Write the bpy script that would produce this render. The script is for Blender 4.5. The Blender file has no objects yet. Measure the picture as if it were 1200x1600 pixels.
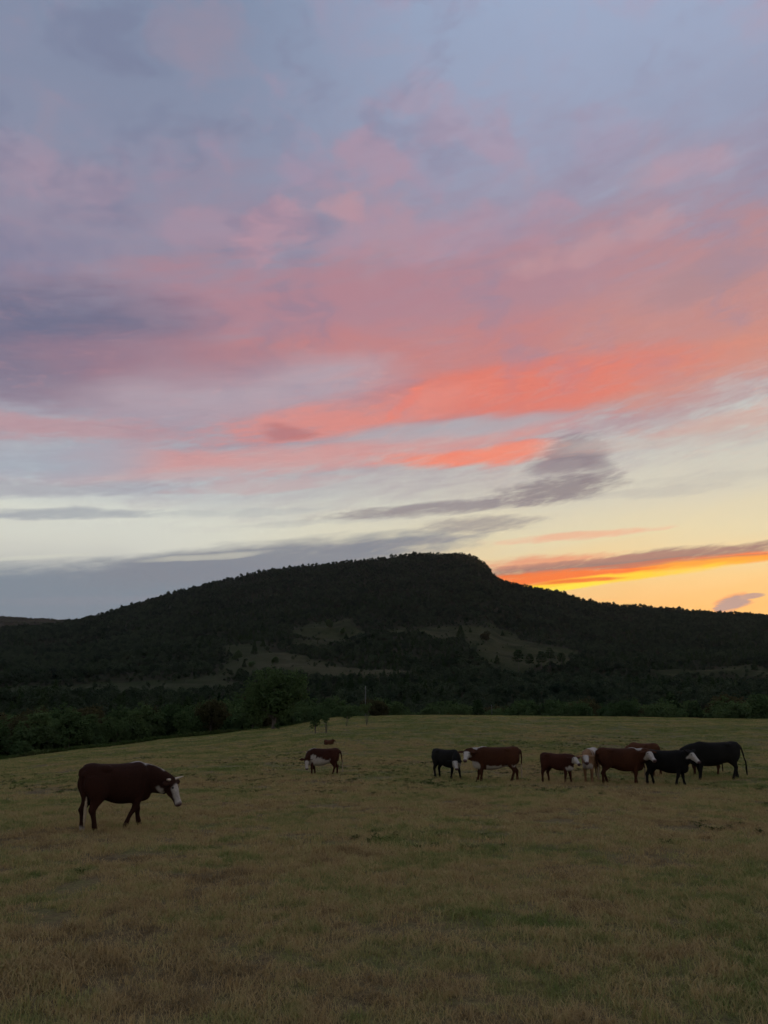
"""Cattle in a hill pasture at dusk, a wooded flat-topped mountain behind, sunset clouds."""
import bpy, bmesh, math, random
import numpy as np
from mathutils import Vector, Matrix

scene = bpy.context.scene
COL = scene.collection

# ---------------------------------------------------------------- camera
cam_data = bpy.data.cameras.new('camera')
cam = bpy.data.objects.new('camera', cam_data)
COL.objects.link(cam)
cam_data.sensor_fit = 'VERTICAL'
cam_data.sensor_height = 32.0
cam_data.lens = 24.0
cam_data.clip_start = 0.1
cam_data.clip_end = 30000
cam.location = (0, 0, 1.988)
cam.rotation_euler = (math.radians(90 + 14.26), 0, 0)
scene.camera = cam

# ---------------------------------------------------------------- exposure
vs = scene.view_settings
vs.view_transform = 'Standard'
vs.look = 'None'
vs.exposure = 0.0
vs.gamma = 1.0
vs.use_curve_mapping = False
scene.cycles.max_bounces = 5
scene.cycles.diffuse_bounces = 3
scene.cycles.transparent_max_bounces = 6
scene.cycles.use_adaptive_sampling = True
scene.cycles.adaptive_threshold = 0.018
scene.cycles.adaptive_min_samples = 8

# ---------------------------------------------------------------- sun: it has gone down behind the right shoulder of the mountain
SUN_AZ, SUN_EL = 24.0, 2.0
sun_data = bpy.data.lights.new('sun', 'SUN')
sun_data.energy = 2.0
sun_data.angle = math.radians(0.5)
sun_data.color = (1.0, 0.55, 0.25)
sun = bpy.data.objects.new('sun', sun_data)
COL.objects.link(sun)
sun.rotation_euler = (math.radians(-(90 - SUN_EL)), 0, math.radians(-SUN_AZ))
sun.location = (0, 0, 500)

# ---------------------------------------------------------------- sky
def lin(c):
    out = []
    for v in c:
        v /= 255.0
        out.append(v / 12.92 if v <= 0.04045 else ((v + 0.055) / 1.055) ** 2.4)
    return (*out, 1.0)

class NT:
    """short hand for wiring shader nodes"""
    def __init__(self, tree):
        self.t = tree; self.n = tree.nodes; self.l = tree.links
    def put(self, sock, v):
        if hasattr(v, 'is_output') or isinstance(v, bpy.types.NodeSocket):
            self.l.new(v, sock)
        else:
            sock.default_value = v
    def math(self, op, a, b=None, c=None, clamp=False):
        n = self.n.new('ShaderNodeMath'); n.operation = op; n.use_clamp = clamp
        self.put(n.inputs[0], a)
        if b is not None: self.put(n.inputs[1], b)
        if c is not None: self.put(n.inputs[2], c)
        return n.outputs[0]
    def vec(self, op, a, b=None, c=None, scale=None):
        n = self.n.new('ShaderNodeVectorMath'); n.operation = op
        self.put(n.inputs[0], a)
        if b is not None: self.put(n.inputs[1], b)
        if c is not None: self.put(n.inputs[2], c)
        if scale is not None: self.put(n.inputs[3], scale)
        return n.outputs['Value'] if op in ('LENGTH', 'DOT_PRODUCT', 'DISTANCE') else n.outputs['Vector']
    def xyz(self, x, y, z):
        n = self.n.new('ShaderNodeCombineXYZ')
        for s, v in zip(n.inputs, (x, y, z)): self.put(s, v)
        return n.outputs[0]
    def sep(self, v):
        n = self.n.new('ShaderNodeSeparateXYZ'); self.put(n.inputs[0], v)
        return n.outputs
    def step(self, v, a, b, lo=0.0, hi=1.0):
        n = self.n.new('ShaderNodeMapRange'); n.interpolation_type = 'SMOOTHSTEP'
        self.put(n.inputs[0], v); self.put(n.inputs[1], a); self.put(n.inputs[2], b); self.put(n.inputs[3], lo); self.put(n.inputs[4], hi)
        return n.outputs[0]
    def mix(self, f, a, b, mode='MIX'):
        n = self.n.new('ShaderNodeMix'); n.data_type = 'RGBA'; n.blend_type = mode
        self.put(n.inputs[0], f); self.put(n.inputs[6], a); self.put(n.inputs[7], b)
        return n.outputs[2]
    def noise(self, vec, scale=1.0, detail=4.0, rough=0.5, dist=0.0, color=False):
        n = self.n.new('ShaderNodeTexNoise')
        if vec is not None: self.put(n.inputs['Vector'], vec)
        n.inputs['Scale'].default_value = scale; n.inputs['Detail'].default_value = detail
        n.inputs['Roughness'].default_value = rough; n.inputs['Distortion'].default_value = dist
        return n.outputs['Color'] if color else n.outputs['Fac']
    def ramp(self, f, stops, interp='LINEAR'):
        n = self.n.new('ShaderNodeValToRGB'); r = n.color_ramp; r.interpolation = interp
        while len(r.elements) < len(stops): r.elements.new(0.5)
        for e, (p, c) in zip(r.elements, stops): e.position = p; e.color = c
        self.put(n.inputs[0], f)
        return n.outputs[0]

CLOUDS = [  # bearing, height (deg), half length, half depth (deg), tilt, colour, opacity, softness, raggedness
    (-2.09, 27.38, 46.45, 11.77, 4.0, (154, 134, 154), 0.55, 1.0, 0.9),
    (8.28, 26.25, 36.7, 7.46, 2.3, (172, 132, 142), 0.6, 1.0, 0.9),
    (8.41, 29.37, 21.74, 3.96, 1.8, (184, 132, 140), 0.5, 1.0, 0.9),
    (-6.33, 29.49, 13.69, 2.65, 5.1, (178, 130, 142), 0.45, 1.0, 0.9),
    (5.15, 24.33, 26.14, 3.92, 2.9, (202, 128, 124), 0.75, 1.0, 0.6),
    (26.85, 26.08, 12.36, 5.76, 5.4, (196, 142, 136), 0.7, 1.0, 0.7),
    (26.48, 23.18, 10.12, 1.93, 8.9, (216, 142, 122), 0.6, 1.0, 0.7),
    (12.16, 23.25, 11.33, 1.82, 2.1, (230, 122, 102), 0.8, 1.0, 0.55),
    (-29.54, 24.27, 14.1, 3.86, 11.1, (98, 106, 134), 0.85, 1.0, 0.4),
    (-21.6, 22.66, 15.81, 2.62, 3.7, (140, 124, 142), 0.55, 1.0, 0.7),
    (-10.65, 22.81, 11.45, 2.3, 10.2, (178, 168, 180), 0.75, 1.0, 0.6),
    (-17.59, 24.52, 10.39, 1.77, 4.5, (164, 126, 140), 0.5, 1.0, 0.7),
    (-25.53, 18.68, 10.29, 0.95, 1.7, (194, 148, 152), 0.6, 1.0, 0.9),
    (-2.04, 21.47, 10.88, 1.03, 8.7, (228, 142, 130), 0.65, 1.0, 0.9),
    (-5.01, 18.58, 18.91, 1.14, 5.6, (218, 152, 146), 0.7, 1.0, 0.9),
    (6.99, 18.33, 6.58, 0.8, 1.8, (248, 132, 102), 0.85, 1.0, 0.6),
    (1.28, 22.22, 1.89, 0.37, 24.5, (238, 128, 108), 0.7, 1.0, 0.8),
    (-8.2, 20.34, 1.58, 0.47, 7.9, (176, 112, 116), 0.7, 1.0, 0.8),
    (-16.95, 16.33, 10.55, 0.78, 6.9, (204, 160, 160), 0.5, 1.0, 1.1),
    (4.55, 20.52, 9.44, 0.8, 3.4, (170, 176, 184), 0.65, 1.0, 0.6),
    (-24.86, 16.41, 7.18, 1.31, 10.5, (160, 168, 182), 0.7, 1.0, 1.0),
    (-25.07, 14.5, 11.12, 0.57, 6.7, (160, 160, 172), 0.6, 1.0, 1.1),
    (-9.36, 16.06, 7.45, 0.42, 6.6, (198, 168, 168), 0.5, 1.0, 1.0),
    (-23.66, 12.97, 7.69, 0.4, 6.6, (150, 156, 167), 0.7, 1.0, 0.9),
    (-13.07, 13.91, 9.09, 0.37, 5.2, (178, 182, 182), 0.45, 1.0, 1.1),
    (-3.92, 13.51, 8.08, 0.29, 3.9, (176, 178, 176), 0.35, 1.0, 1.1),
    (14.76, 18.44, 2.33, 0.78, 3.2, (134, 122, 132), 0.7, 1.0, 1.2),
    (15.81, 16.6, 1.24, 1.2, 55.4, (132, 124, 132), 0.5, 1.0, 1.2),
    (13.76, 17.5, 2.8, 1.11, 5.8, (132, 121, 131), 0.75, 1.0, 1.1),
    (13.26, 15.53, 4.77, 0.88, 5.4, (130, 121, 129), 0.85, 1.0, 0.9),
    (4.43, 14.41, 9.02, 0.43, 3.9, (136, 128, 136), 0.8, 1.0, 0.8),
    (7.08, 13.16, 4.23, 0.66, 2.4, (148, 142, 144), 0.75, 1.0, 0.9),
    (0.0, 11.78, 6.68, 0.43, 4.0, (152, 148, 152), 0.8, 0.9, 0.8),
    (25.15, 18.99, 5.57, 0.52, 0.3, (212, 168, 154), 0.55, 1.0, 0.9),
    (21.17, 18.27, 8.39, 0.58, -0.9, (198, 182, 174), 0.5, 1.0, 0.9),
    (20.42, 14.84, 5.92, 0.4, -0.5, (184, 180, 172), 0.5, 1.0, 1.1),
    (24.75, 15.41, 5.19, 0.44, -1.0, (190, 186, 176), 0.4, 1.0, 1.1),
    (-22.6, 6.37, 25.89, 3.56, 6.6, (126, 137, 149), 0.97, 0.4, 0.45),
    (-8.66, 10.47, 15.38, 1.6, 6.6, (131, 136, 146), 0.95, 0.6, 0.6),
    (-12.89, 10.65, 4.31, 0.23, 7.4, (206, 203, 186), 0.55, 1.0, 0.8),
    (-25.37, 9.76, 4.31, 0.17, 7.6, (210, 210, 196), 0.55, 1.0, 0.8),
    (-21.02, 7.19, 7.46, 0.31, 4.8, (142, 142, 152), 0.35, 1.0, 0.7),
    (14.58, 12.06, 6.27, 0.28, 1.9, (238, 174, 142), 0.7, 1.0, 0.9),
    (12.4, 10.3, 5.69, 0.56, 0.7, (230, 144, 114), 0.8, 1.0, 0.8),
    (18.7, 10.04, 14.15, 0.59, 2.6, (146, 114, 112), 0.95, 0.8, 0.7),
    (16.05, 10.23, 9.26, 0.23, 1.1, (172, 126, 114), 0.7, 0.9, 0.8),
    (19.08, 9.43, 14.93, 0.36, 3.3, (255, 118, 46), 1.0, 0.8, 0.5),
    (16.91, 9.78, 8.74, 0.11, 2.5, (196, 110, 84), 0.7, 0.9, 0.6),
    (21.25, 9.75, 6.65, 0.1, 2.2, (170, 112, 98), 0.7, 0.9, 0.6),
    (11.88, 9.16, 5.02, 0.6, 1.1, (246, 118, 52), 0.95, 0.9, 0.6),
    (24.15, 9.64, 5.18, 0.26, 1.2, (255, 166, 48), 0.95, 0.9, 0.5),
    (15.73, 8.83, 9.49, 0.32, 4.0, (255, 210, 44), 1.0, 0.8, 0.4),
    (13.9, 8.39, 2.69, 0.23, 5.9, (255, 226, 60), 1.0, 0.8, 0.4),
    (14.15, 8.8, 3.36, 0.16, 1.8, (240, 104, 40), 0.9, 0.8, 0.5),
    (24.38, 6.81, 1.3, 0.52, 12.9, (240, 160, 104), 0.9, 0.3, 0.9),
    (24.37, 6.76, 1.14, 0.43, 12.9, (176, 146, 140), 1.0, 0.3, 0.9),
    (25.65, 7.2, 0.81, 0.19, 6.6, (186, 150, 138), 1.0, 0.3, 0.4),
    (-15.93, 44.73, 3.13, 1.88, 11.3, (146, 140, 160), 0.5, 1.0, 1.3),
    (-29.65, 35.02, 2.72, 1.54, 18.1, (168, 146, 164), 0.42, 1.0, 1.5),
    (-24.43, 35.2, 3.1, 1.53, 19.7, (168, 146, 164), 0.4, 1.0, 1.5),
    (-14.35, 33.47, 4.08, 1.49, 8.0, (178, 146, 162), 0.4, 1.0, 1.5),
    (-8.9, 34.28, 2.86, 1.92, 40.0, (192, 148, 160), 0.5, 1.0, 1.5),
    (-3.71, 35.51, 1.95, 0.99, 32.1, (196, 150, 158), 0.6, 1.0, 1.5),
    (-8.82, 37.96, 1.12, 1.03, 5.4, (168, 146, 168), 0.5, 1.0, 1.3),
    (-1.84, 38.87, 2.08, 1.74, 1.1, (172, 146, 164), 0.6, 1.0, 1.4),
    (5.37, 41.46, 4.85, 1.73, -21.6, (170, 152, 172), 0.6, 1.0, 1.4),
    (-5.43, 34.61, 1.24, 0.67, -6.9, (130, 132, 156), 0.45, 1.0, 1.3),
    (-26.95, 30.18, 4.97, 1.59, 14.3, (126, 127, 154), 0.5, 1.0, 1.2),
    (18.41, 38.39, 2.63, 1.82, 8.3, (166, 152, 174), 0.5, 1.0, 1.4),
    (24.01, 35.6, 3.31, 0.91, 7.4, (180, 154, 170), 0.5, 1.0, 1.4),
    (5.41, 34.07, 8.03, 1.94, 1.9, (184, 144, 158), 0.5, 1.0, 1.4),
    (17.28, 32.13, 5.07, 1.08, 5.6, (196, 152, 156), 0.5, 1.0, 1.5),
    (24.07, 28.71, 3.99, 1.4, 12.9, (158, 136, 148), 0.5, 1.0, 1.4),
]

world = bpy.data.worlds.new('World')
scene.world = world
world.use_nodes = True
W = NT(world.node_tree)
for n in list(W.n): W.n.remove(n)
d = W.vec('NORMALIZE', W.n.new('ShaderNodeTexCoord').outputs['Generated'])
dx, dy, dz = W.sep(d)
el = W.math('MULTIPLY', W.math('ARCSINE', dz), 180 / math.pi)
az = W.math('MULTIPLY', W.math('ARCTAN2', dx, dy), 180 / math.pi)
hl = W.math('SQRT', W.math('MAXIMUM', W.math('SUBTRACT', 1.0, W.math('MULTIPLY', dz, dz)), 1e-5))
sa = math.radians(SUN_AZ + 6)
toward = W.math('DIVIDE', W.math('ADD', W.math('MULTIPLY', dx, math.sin(sa)), W.math('MULTIPLY', dy, math.cos(sa))), hl)
wsun = W.step(toward, 0.66, 1.02)
# noise fields: long streaks low down, rounded puffs overhead
streak_v = W.xyz(W.math('MULTIPLY', dx, 5.0), W.math('MULTIPLY', dy, 5.0), W.math('MULTIPLY', W.math('MULTIPLY_ADD', dx, -0.16, dz), 26.0))
n_streak = W.noise(streak_v, 1.6, 6, 0.58)
n_fine = W.noise(streak_v, 5.0, 7, 0.68)
plane = W.vec('DIVIDE', d, W.xyz(W.math('ADD', dz, 0.25), W.math('ADD', dz, 0.25), 1.0))
puffv = W.vec('MULTIPLY', d, (1, 1, 1.25))
n_puff = W.noise(puffv, 17.0, 6, 0.6, 0.3)
n_big = W.noise(plane, 2.3, 3, 0.55, 0.2)
warp = W.vec('SUBTRACT', W.noise(streak_v, 1.2, 2, 0.5, color=True), (0.5, 0.5, 0.5))
wx, wy, wz = W.sep(warp)
eln = W.math('DIVIDE', W.math('ADD', el, W.math('MULTIPLY', wz, 2.0)), 90.0)
def stops(rows): return [(max(0.0, e / 90.0), lin(c)) for e, c in rows]
away = W.ramp(eln, stops([(0, (128, 126, 138)), (6, (150, 148, 156)), (11, (214, 214, 203)), (13.2, (218, 220, 209)), (15.5, (190, 197, 200)), (19, (174, 178, 188)), (24, (164, 160, 176)),
                          (30, (146, 146, 167)), (38, (137, 144, 168)), (48, (128, 142, 168)), (90, (146, 160, 187))]))
sunny = W.ramp(eln, stops([(0, (255, 168, 76)), (6.2, (252, 186, 104)), (9, (244, 204, 136)), (12, (228, 215, 176)), (15, (212, 208, 190)), (19, (198, 199, 194)),
                           (24, (192, 193, 196)), (30, (168, 168, 186)), (38, (156, 163, 188)), (48, (160, 175, 203)), (90, (146, 160, 187))]))
col = W.mix(wsun, away, sunny)
# the physical sky of a sun on the horizon lends its own gradient
sky = W.n.new('ShaderNodeTexSky'); sky.sky_type = 'NISHITA'; sky.sun_disc = False
sky.sun_elevation = math.radians(SUN_EL); sky.sun_rotation = math.radians(SUN_AZ)
col = W.mix(0.04, col, W.vec('SCALE', sky.outputs[0], scale=0.10))
# high mottled cloud over the whole sky, rose where it faces the sunset, slate where it does not
rose = W.mix(W.step(toward, -0.4, 1.0), lin((128, 130, 158)), lin((180, 148, 168)))
high = W.step(el, 20, 34)
col = W.mix(W.math('MULTIPLY', W.math('MULTIPLY', W.step(n_puff, 0.46, 0.72), W.step(n_big, 0.42, 0.62)), W.math('MULTIPLY', high, 0.4)), col, rose)
col = W.mix(W.math('MULTIPLY', W.step(n_big, 0.50, 0.28), W.math('MULTIPLY', high, 0.22)), col, lin((116, 126, 152)))
# the cloud bank and streaks of this evening
uv1 = W.xyz(W.math('MULTIPLY_ADD', wx, W.step(el, 7, 24, 1.0, 5.5), az), W.math('MULTIPLY_ADD', wy, W.step(el, 7, 24, .5, 2.4), el), 1.0)
n_mix = W.math('MULTIPLY_ADD', n_fine, 0.45, W.math('MULTIPLY', n_streak, 0.55))
for (ca, ce, ra_, re_, tilt, c, op, soft, rag) in CLOUDS:
    k = math.cos(math.radians(ce)); ct, st = math.cos(math.radians(tilt)), math.sin(math.radians(tilt))
    along = (ct * k / ra_, st / ra_, -(ct * k * ca + st * ce) / ra_)
    across = (-st * k / re_, ct / re_, (st * k * ca - ct * ce) / re_)
    p = W.vec('DOT_PRODUCT', uv1, along); q = W.vec('DOT_PRODUCT', uv1, across)
    r2 = W.math('MULTIPLY_ADD', p, p, W.math('MULTIPLY', q, q))
    n_ = n_puff if ce > 30 else (n_fine if re_ < 1.1 else n_mix)
    dist = W.math('MULTIPLY_ADD', n_, -rag * 3.4, r2)
    off = -rag * 1.7
    col = W.mix(W.step(dist, (1 + .25 * soft) ** 2 + off, max(0.05, 1 - soft) ** 2 + off, 0.0, op), col, lin(c))
# billows and thin places in the bank
bank = W.math('MULTIPLY', W.step(el, 19, 27), W.step(el, 60, 40))
n_bil = W.noise(W.vec('ADD', puffv, W.vec('SCALE', warp, scale=0.10)), 9.0, 8, 0.62, 0.2)
col = W.mix(W.math('MULTIPLY', W.step(n_bil, 0.50, 0.70), W.math('MULTIPLY', bank, 0.45)), col, W.mix(wsun, lin((114, 118, 146)), lin((146, 138, 162))))
col = W.mix(W.math('MULTIPLY', W.step(n_bil, 0.47, 0.28), W.math('MULTIPLY', bank, 0.26)), col, W.mix(wsun, lin((164, 142, 156)), lin((190, 150, 156))))
# thin streaks across the lit undersides low in the bank
low = W.math('MULTIPLY', W.step(el, 15.5, 19), W.step(el, 30, 23))
n_str = W.noise(W.vec('ADD', streak_v, W.vec('SCALE', warp, scale=1.4)), 3.4, 7, 0.66)
col = W.mix(W.math('MULTIPLY', W.step(n_str, 0.50, 0.66), W.math('MULTIPLY', low, 0.20)), col, W.mix(wsun, lin((150, 136, 152)), lin((196, 160, 160))))
col = W.mix(W.math('MULTIPLY', W.step(n_str, 0.47, 0.33), W.math('MULTIPLY', low, 0.16)), col, W.mix(wsun, lin((206, 152, 154)), lin((238, 156, 130))))
bg = W.n.new('ShaderNodeBackground')
W.put(bg.inputs['Color'], col); bg.inputs['Strength'].default_value = 1.0
wo = W.n.new('ShaderNodeOutputWorld'); W.l.new(bg.outputs[0], wo.inputs['Surface'])
world.cycles.sampling_method = 'MANUAL'
world.cycles.sample_map_resolution = 256

# ---------------------------------------------------------------- terrain shape (metres; +Y is the way the camera looks)
def smooth(t):
    t = np.clip(t, 0, 1); return t * t * (3 - 2 * t)
def hash2(ix, iy, seed):
    n = (ix.astype(np.int64) * 374761393 + iy.astype(np.int64) * 668265263 + seed * 982451653) & 0x7fffffff
    n = ((n ^ (n >> 13)) * 1274126177) & 0x7fffffff
    n = n ^ (n >> 16)
    return (n & 0xffff) / 65535.0
def vnoise(x, y, seed=0):
    x = np.asarray(x, float); y = np.asarray(y, float)
    ix = np.floor(x); iy = np.floor(y); fx = smooth(x - ix); fy = smooth(y - iy)
    a = hash2(ix, iy, seed); b = hash2(ix + 1, iy, seed); c = hash2(ix, iy + 1, seed); d = hash2(ix + 1, iy + 1, seed)
    return (a * (1 - fx) + b * fx) * (1 - fy) + (c * (1 - fx) + d * fx) * fy
def fbm(x, y, oct=4, seed=0):
    s = 0; a = 0.5; t = 0
    for k in range(oct):
        s = s + a * vnoise(x * 2 ** k, y * 2 ** k, seed + k); t += a; a *= 0.5
    return s / t * 2 - 1
def catmull(xs, ys, x):
    xs = np.asarray(xs, float); ys = np.asarray(ys, float)
    m = np.gradient(ys, xs)
    i = np.clip(np.searchsorted(xs, x) - 1, 0, len(xs) - 2)
    h = xs[i + 1] - xs[i]; t = np.clip((x - xs[i]) / h, 0, 1)
    return ((2*t**3 - 3*t**2 + 1) * ys[i] + (t**3 - 2*t**2 + t) * h * m[i]
            + (-2*t**3 + 3*t**2) * ys[i + 1] + (t**3 - t**2) * h * m[i + 1])
EYE = 2.0
# ridge of the mountain: bearing (deg), how high it stands over the eye (deg), distance (m)
RIDGE = [(-180, 2.2, 2000), (-90, 2.4, 1700), (-60, 3.2, 1500), (-40, 4.2, 1350), (-30, 4.9, 1300), (-26, 5.3, 1300), (-22.5, 5.85, 1300), (-19.5, 6.75, 1320),
         (-17.4, 7.5, 1350), (-15.3, 8.2, 1380), (-13.2, 8.9, 1400), (-11.0, 9.45, 1420), (-8.9, 9.95, 1440), (-6.6, 10.3, 1450), (-4.4, 10.6, 1460), (-2.2, 10.85, 1470),
         (0, 11.05, 1480), (1.8, 11.25, 1480), (4.6, 11.35, 1480), (6.2, 11.3, 1475), (7.1, 10.95, 1465), (7.95, 10.2, 1450), (8.4, 9.55, 1440), (9.2, 9.15, 1440),
         (11.0, 8.75, 1450), (12.8, 8.3, 1460), (14.5, 7.75, 1470), (16.2, 7.35, 1480), (17.9, 7.15, 1490), (20, 6.9, 1500), (22, 6.65, 1500), (24, 6.4, 1500), (26, 6.2, 1500),
         (32, 5.7, 1500), (45, 4.6, 1500), (70, 3.2, 1600), (110, 2.4, 1800), (180, 2.2, 2000)]
# the pasture and the fall of the ground behind it: rows of distance, columns of bearing
F_AZ = [-180, -60, -40, -26, -20, -14, -8, -3, 3, 12, 26, 60, 180]
F_R = [0, 6, 15, 29, 45, 65, 85, 100, 115, 140, 180, 260, 340, 430]
F_Z = [[0, 0, 0, 0, 0, 0, 0, 0, 0, 0, 0, 0, 0],
       [0, 0, 0, 0, 0, 0, 0, 0, 0, 0, 0, 0, 0],
       [0, -.3, -.3, -.25, -.2, -.2, -.2, -.2, -.2, -.2, -.2, -.1, 0],
       [.1, -1., -.9, -.8, -.7, -.62, -.6, -.58, -.58, -.58, -.58, -.3, .1],
       [.3, -1.9, -1.6, -1.3, -1.05, -.8, -.6, -.45, -.4, -.45, -.5, -.2, .3],
       [.5, -3., -2.5, -2.15, -1.6, -1.1, -.65, -.1, .1, .05, -.1, .2, .5],
       [.8, -4.2, -3.6, -3.0, -2.2, -1.45, -.7, .3, .6, .5, .3, .6, .8],
       [1, -5.3, -4.7, -3.9, -2.7, -1.7, -.75, .6, .86, .72, .5, .8, 1],
       [1, -6.6, -5.9, -5., -3.6, -2.2, -1., .6, .82, .68, .45, .8, 1],
       [1, -9, -8.2, -7.3, -5.8, -4., -2.6, -1., -.6, -.7, -.9, 0, 1],
       [2, -12, -11.5, -11, -9.8, -8.5, -7.5, -6.5, -6, -6, -6, -4, 2],
       [4, -13, -13, -13, -13, -12.5, -12, -11.5, -11, -11, -11, -8, 4],
       [8, -9, -9, -9, -9, -9, -9, -8, -8, -8, -8, -6, 8],
       [14, 4, 4, 4.5, 5, 5, 5, 5, 5, 5, 5, 6, 14]]
def ground_z(x, y):
    x = np.asarray(x, float); y = np.asarray(y, float)
    r = np.hypot(x, y); az = np.degrees(np.arctan2(x, y))
    ra = np.array(RIDGE)
    elc = catmull(ra[:, 0], ra[:, 1], az) - .27; rc = catmull(ra[:, 0], ra[:, 2], az)
    rc = rc + 40 * fbm(az * .25, az * 0, 3, 5)
    # near land
    fz = np.array(F_Z, float)
    cols = np.stack([catmull(F_R, fz[:, k], np.minimum(r, 430)) for k in range(len(F_AZ))], -1)
    i = np.clip(np.searchsorted(F_AZ, az) - 1, 0, len(F_AZ) - 2)
    a0 = np.array(F_AZ, float)[i]; a1 = np.array(F_AZ, float)[i + 1]; t = smooth((az - a0) / (a1 - a0)) * .5 + np.clip((az - a0) / (a1 - a0), 0, 1) * .5
    z0 = np.take_along_axis(cols, i[..., None], -1)[..., 0]; z1 = np.take_along_axis(cols, (i + 1)[..., None], -1)[..., 0]
    zn = z0 * (1 - t) + z1 * t
    zn = zn + .10 * fbm(x / 9, y / 9, 3, 3) * smooth(r / 12) + .03 * fbm(x / 1.6, y / 1.6, 2, 9)
    zn = zn + 1.2 * fbm(x / 70, y / 70, 3, 4) * smooth((r - 150) / 120)
    # mountain
    q = np.clip((r - 430) / (rc - 430), 0, None)
    el430 = np.degrees(np.arctan((5 - EYE) / 430))
    g = np.where(q < 1, np.clip(q, 0, 1) ** .88, 1)
    el = el430 + (elc - el430) * g
    zm = EYE + r * np.tan(np.radians(el))
    zc = EYE + rc * np.tan(np.radians(elc))
    back = np.maximum(zc - (r - rc) * .32 - np.clip(r - rc, 0, 60) * .0, np.minimum(zc, 40 + 25 * fbm(x / 900, y / 900, 3, 8)))
    zm = np.where(r > rc, back, zm)
    zm = zm + (15 * (.5 - np.abs(fbm(x / 190, y / 190, 3, 21))) * 1.2 - 4) * smooth((r - 430) / 250) * (1 - .75 * smooth((q - .8) / .2)) + 2.0 * fbm(x / 40, y / 40, 2, 31) * smooth((r - 430) / 200)
    return np.where(r < 430, zn, zm)

# ---------------------------------------------------------------- helpers
def new_mat(name):
    m = bpy.data.materials.new(name); m.use_nodes = True
    t = NT(m.node_tree)
    b = t.n.get('Principled BSDF')
    return m, t, b
def mesh_obj(name, verts, faces, mats=None, parent=None, smooth_=True, link=True):
    me = bpy.data.meshes.new(name)
    verts = np.asarray(verts, np.float32); 
    if isinstance(faces, np.ndarray):
        k = faces.shape[1]
        me.vertices.add(len(verts)); me.vertices.foreach_set('co', verts.ravel())
        me.loops.add(faces.size); me.loops.foreach_set('vertex_index', faces.ravel().astype(np.int32))
        me.polygons.add(len(faces)); me.polygons.foreach_set('loop_start', np.arange(0, faces.size, k, dtype=np.int32))
        me.update(calc_edges=True)
    else:
        me.from_pydata(verts.tolist(), [], faces)
    if smooth_: me.polygons.foreach_set('use_smooth', np.ones(len(me.polygons), bool))
    for m in (mats or []): me.materials.append(m)
    ob = bpy.data.objects.new(name, me)
    if link: COL.objects.link(ob)
    if parent: ob.parent = parent
    return ob
def attr(me, name, vals):
    a = me.attributes.new(name, 'FLOAT', 'POINT'); a.data.foreach_set('value', np.asarray(vals, np.float32))
def tag(o, label=None, cat=None, group=None, kind=None):
    if label: o['label'] = label
    if cat: o['category'] = cat
    if group: o['group'] = group
    if kind: o['kind'] = kind
    return o
def empty(name, loc, rz=0.0, s=1.0):
    o = bpy.data.objects.new(name, None); COL.objects.link(o)
    o.location = loc; o.rotation_euler = (0, 0, rz); o.scale = (s, s, s); o.empty_display_size = .3
    return o
def inside(poly, x, y):
    p = np.array(poly, float); c = np.zeros(np.shape(x), bool); j = len(p) - 1
    for i in range(len(p)):
        xi, yi = p[i]; xj, yj = p[j]
        c ^= ((yi > y) != (yj > y)) & (x < (xj - xi) * (y - yi) / (yj - yi + 1e-9) + xi)
        j = i
    return c
# open ground on the wooded slopes (metres)
CLEARINGS = [
    [(-230, 372), (-198, 400), (-190, 424), (-175, 446), (-146, 458), (-117, 462), (-88, 500), (-126, 571), (-153, 537), (-196, 536), (-221, 504), (-270, 454)],
    [(-161, 806), (-129, 782), (-110, 740), (-72, 680), (-43, 660), (-10, 610), (24, 590), (24, 560), (0, 530), (-25, 515), (-45, 560), (-70, 590), (-95, 575), (-120, 560), (-135, 618), (-126, 640), (-152, 729)],
    [(-111, 930), (-77, 990), (-40, 965), (-34, 897), (-36, 820), (-54, 790), (-68, 810), (-84, 860), (-101, 850)],
    [(-93, 795), (-66, 819), (-60, 752), (-86, 744)],
    [(36, 870), (66, 940), (107, 934), (156, 1000), (178, 946), (203, 919), (216, 883), (168, 730), (150, 660), (125, 640), (100, 634), (82, 650), (76, 700), (76, 770), (62, 810), (42, 840)],
    [(215, 668), (255, 662), (308, 690), (340, 646), (420, 630), (400, 596), (300, 598), (262, 618), (232, 632), (205, 628)],
    [(-2, 905), (30, 895), (30, 845), (-2, 850)],
]
def clearing(x, y):
    wx = x + 16 * fbm(x / 28, y / 28, 4, 41); wy = y + 34 * fbm(x / 28, y / 28, 4, 47)
    c = np.zeros(np.shape(x), bool)
    for p in CLEARINGS: c |= inside(p, wx, wy)
    return c
# ---------------------------------------------------------------- ground
def patchy(t, pos):
    """bare / green patches of the pasture: big soft areas, hoof scuffs, single plants"""
    a = t.noise(pos, 0.11, 4, 0.55); b = t.noise(pos, 0.7, 4, 0.6); c = t.noise(pos, 4.0, 3, 0.6)
    s_ = t.math('ADD', t.math('MULTIPLY', a, .34), t.math('ADD', t.math('MULTIPLY', b, .38), t.math('MULTIPLY', c, .28)))
    return t.math('MULTIPLY_ADD', t.math('SUBTRACT', s_, .5), 1.85, .5)
m_pasture, t, b = new_mat('pasture_soil')
pos = t.n.new('ShaderNodeNewGeometry').outputs['Position']
f = patchy(t, pos)
c = t.ramp(f, [(.30, (.110, .080, .038, 1)), (.44, (.215, .160, .074, 1)), (.56, (.205, .178, .068, 1)), (.70, (.110, .132, .038, 1))])
c = t.mix(t.step(t.noise(pos, 22, 3, .7), .35, .75, 0, .6), c, (.05, .036, .022, 1))
far_ = t.step(t.sep(pos)[1], 28, 80)
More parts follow.
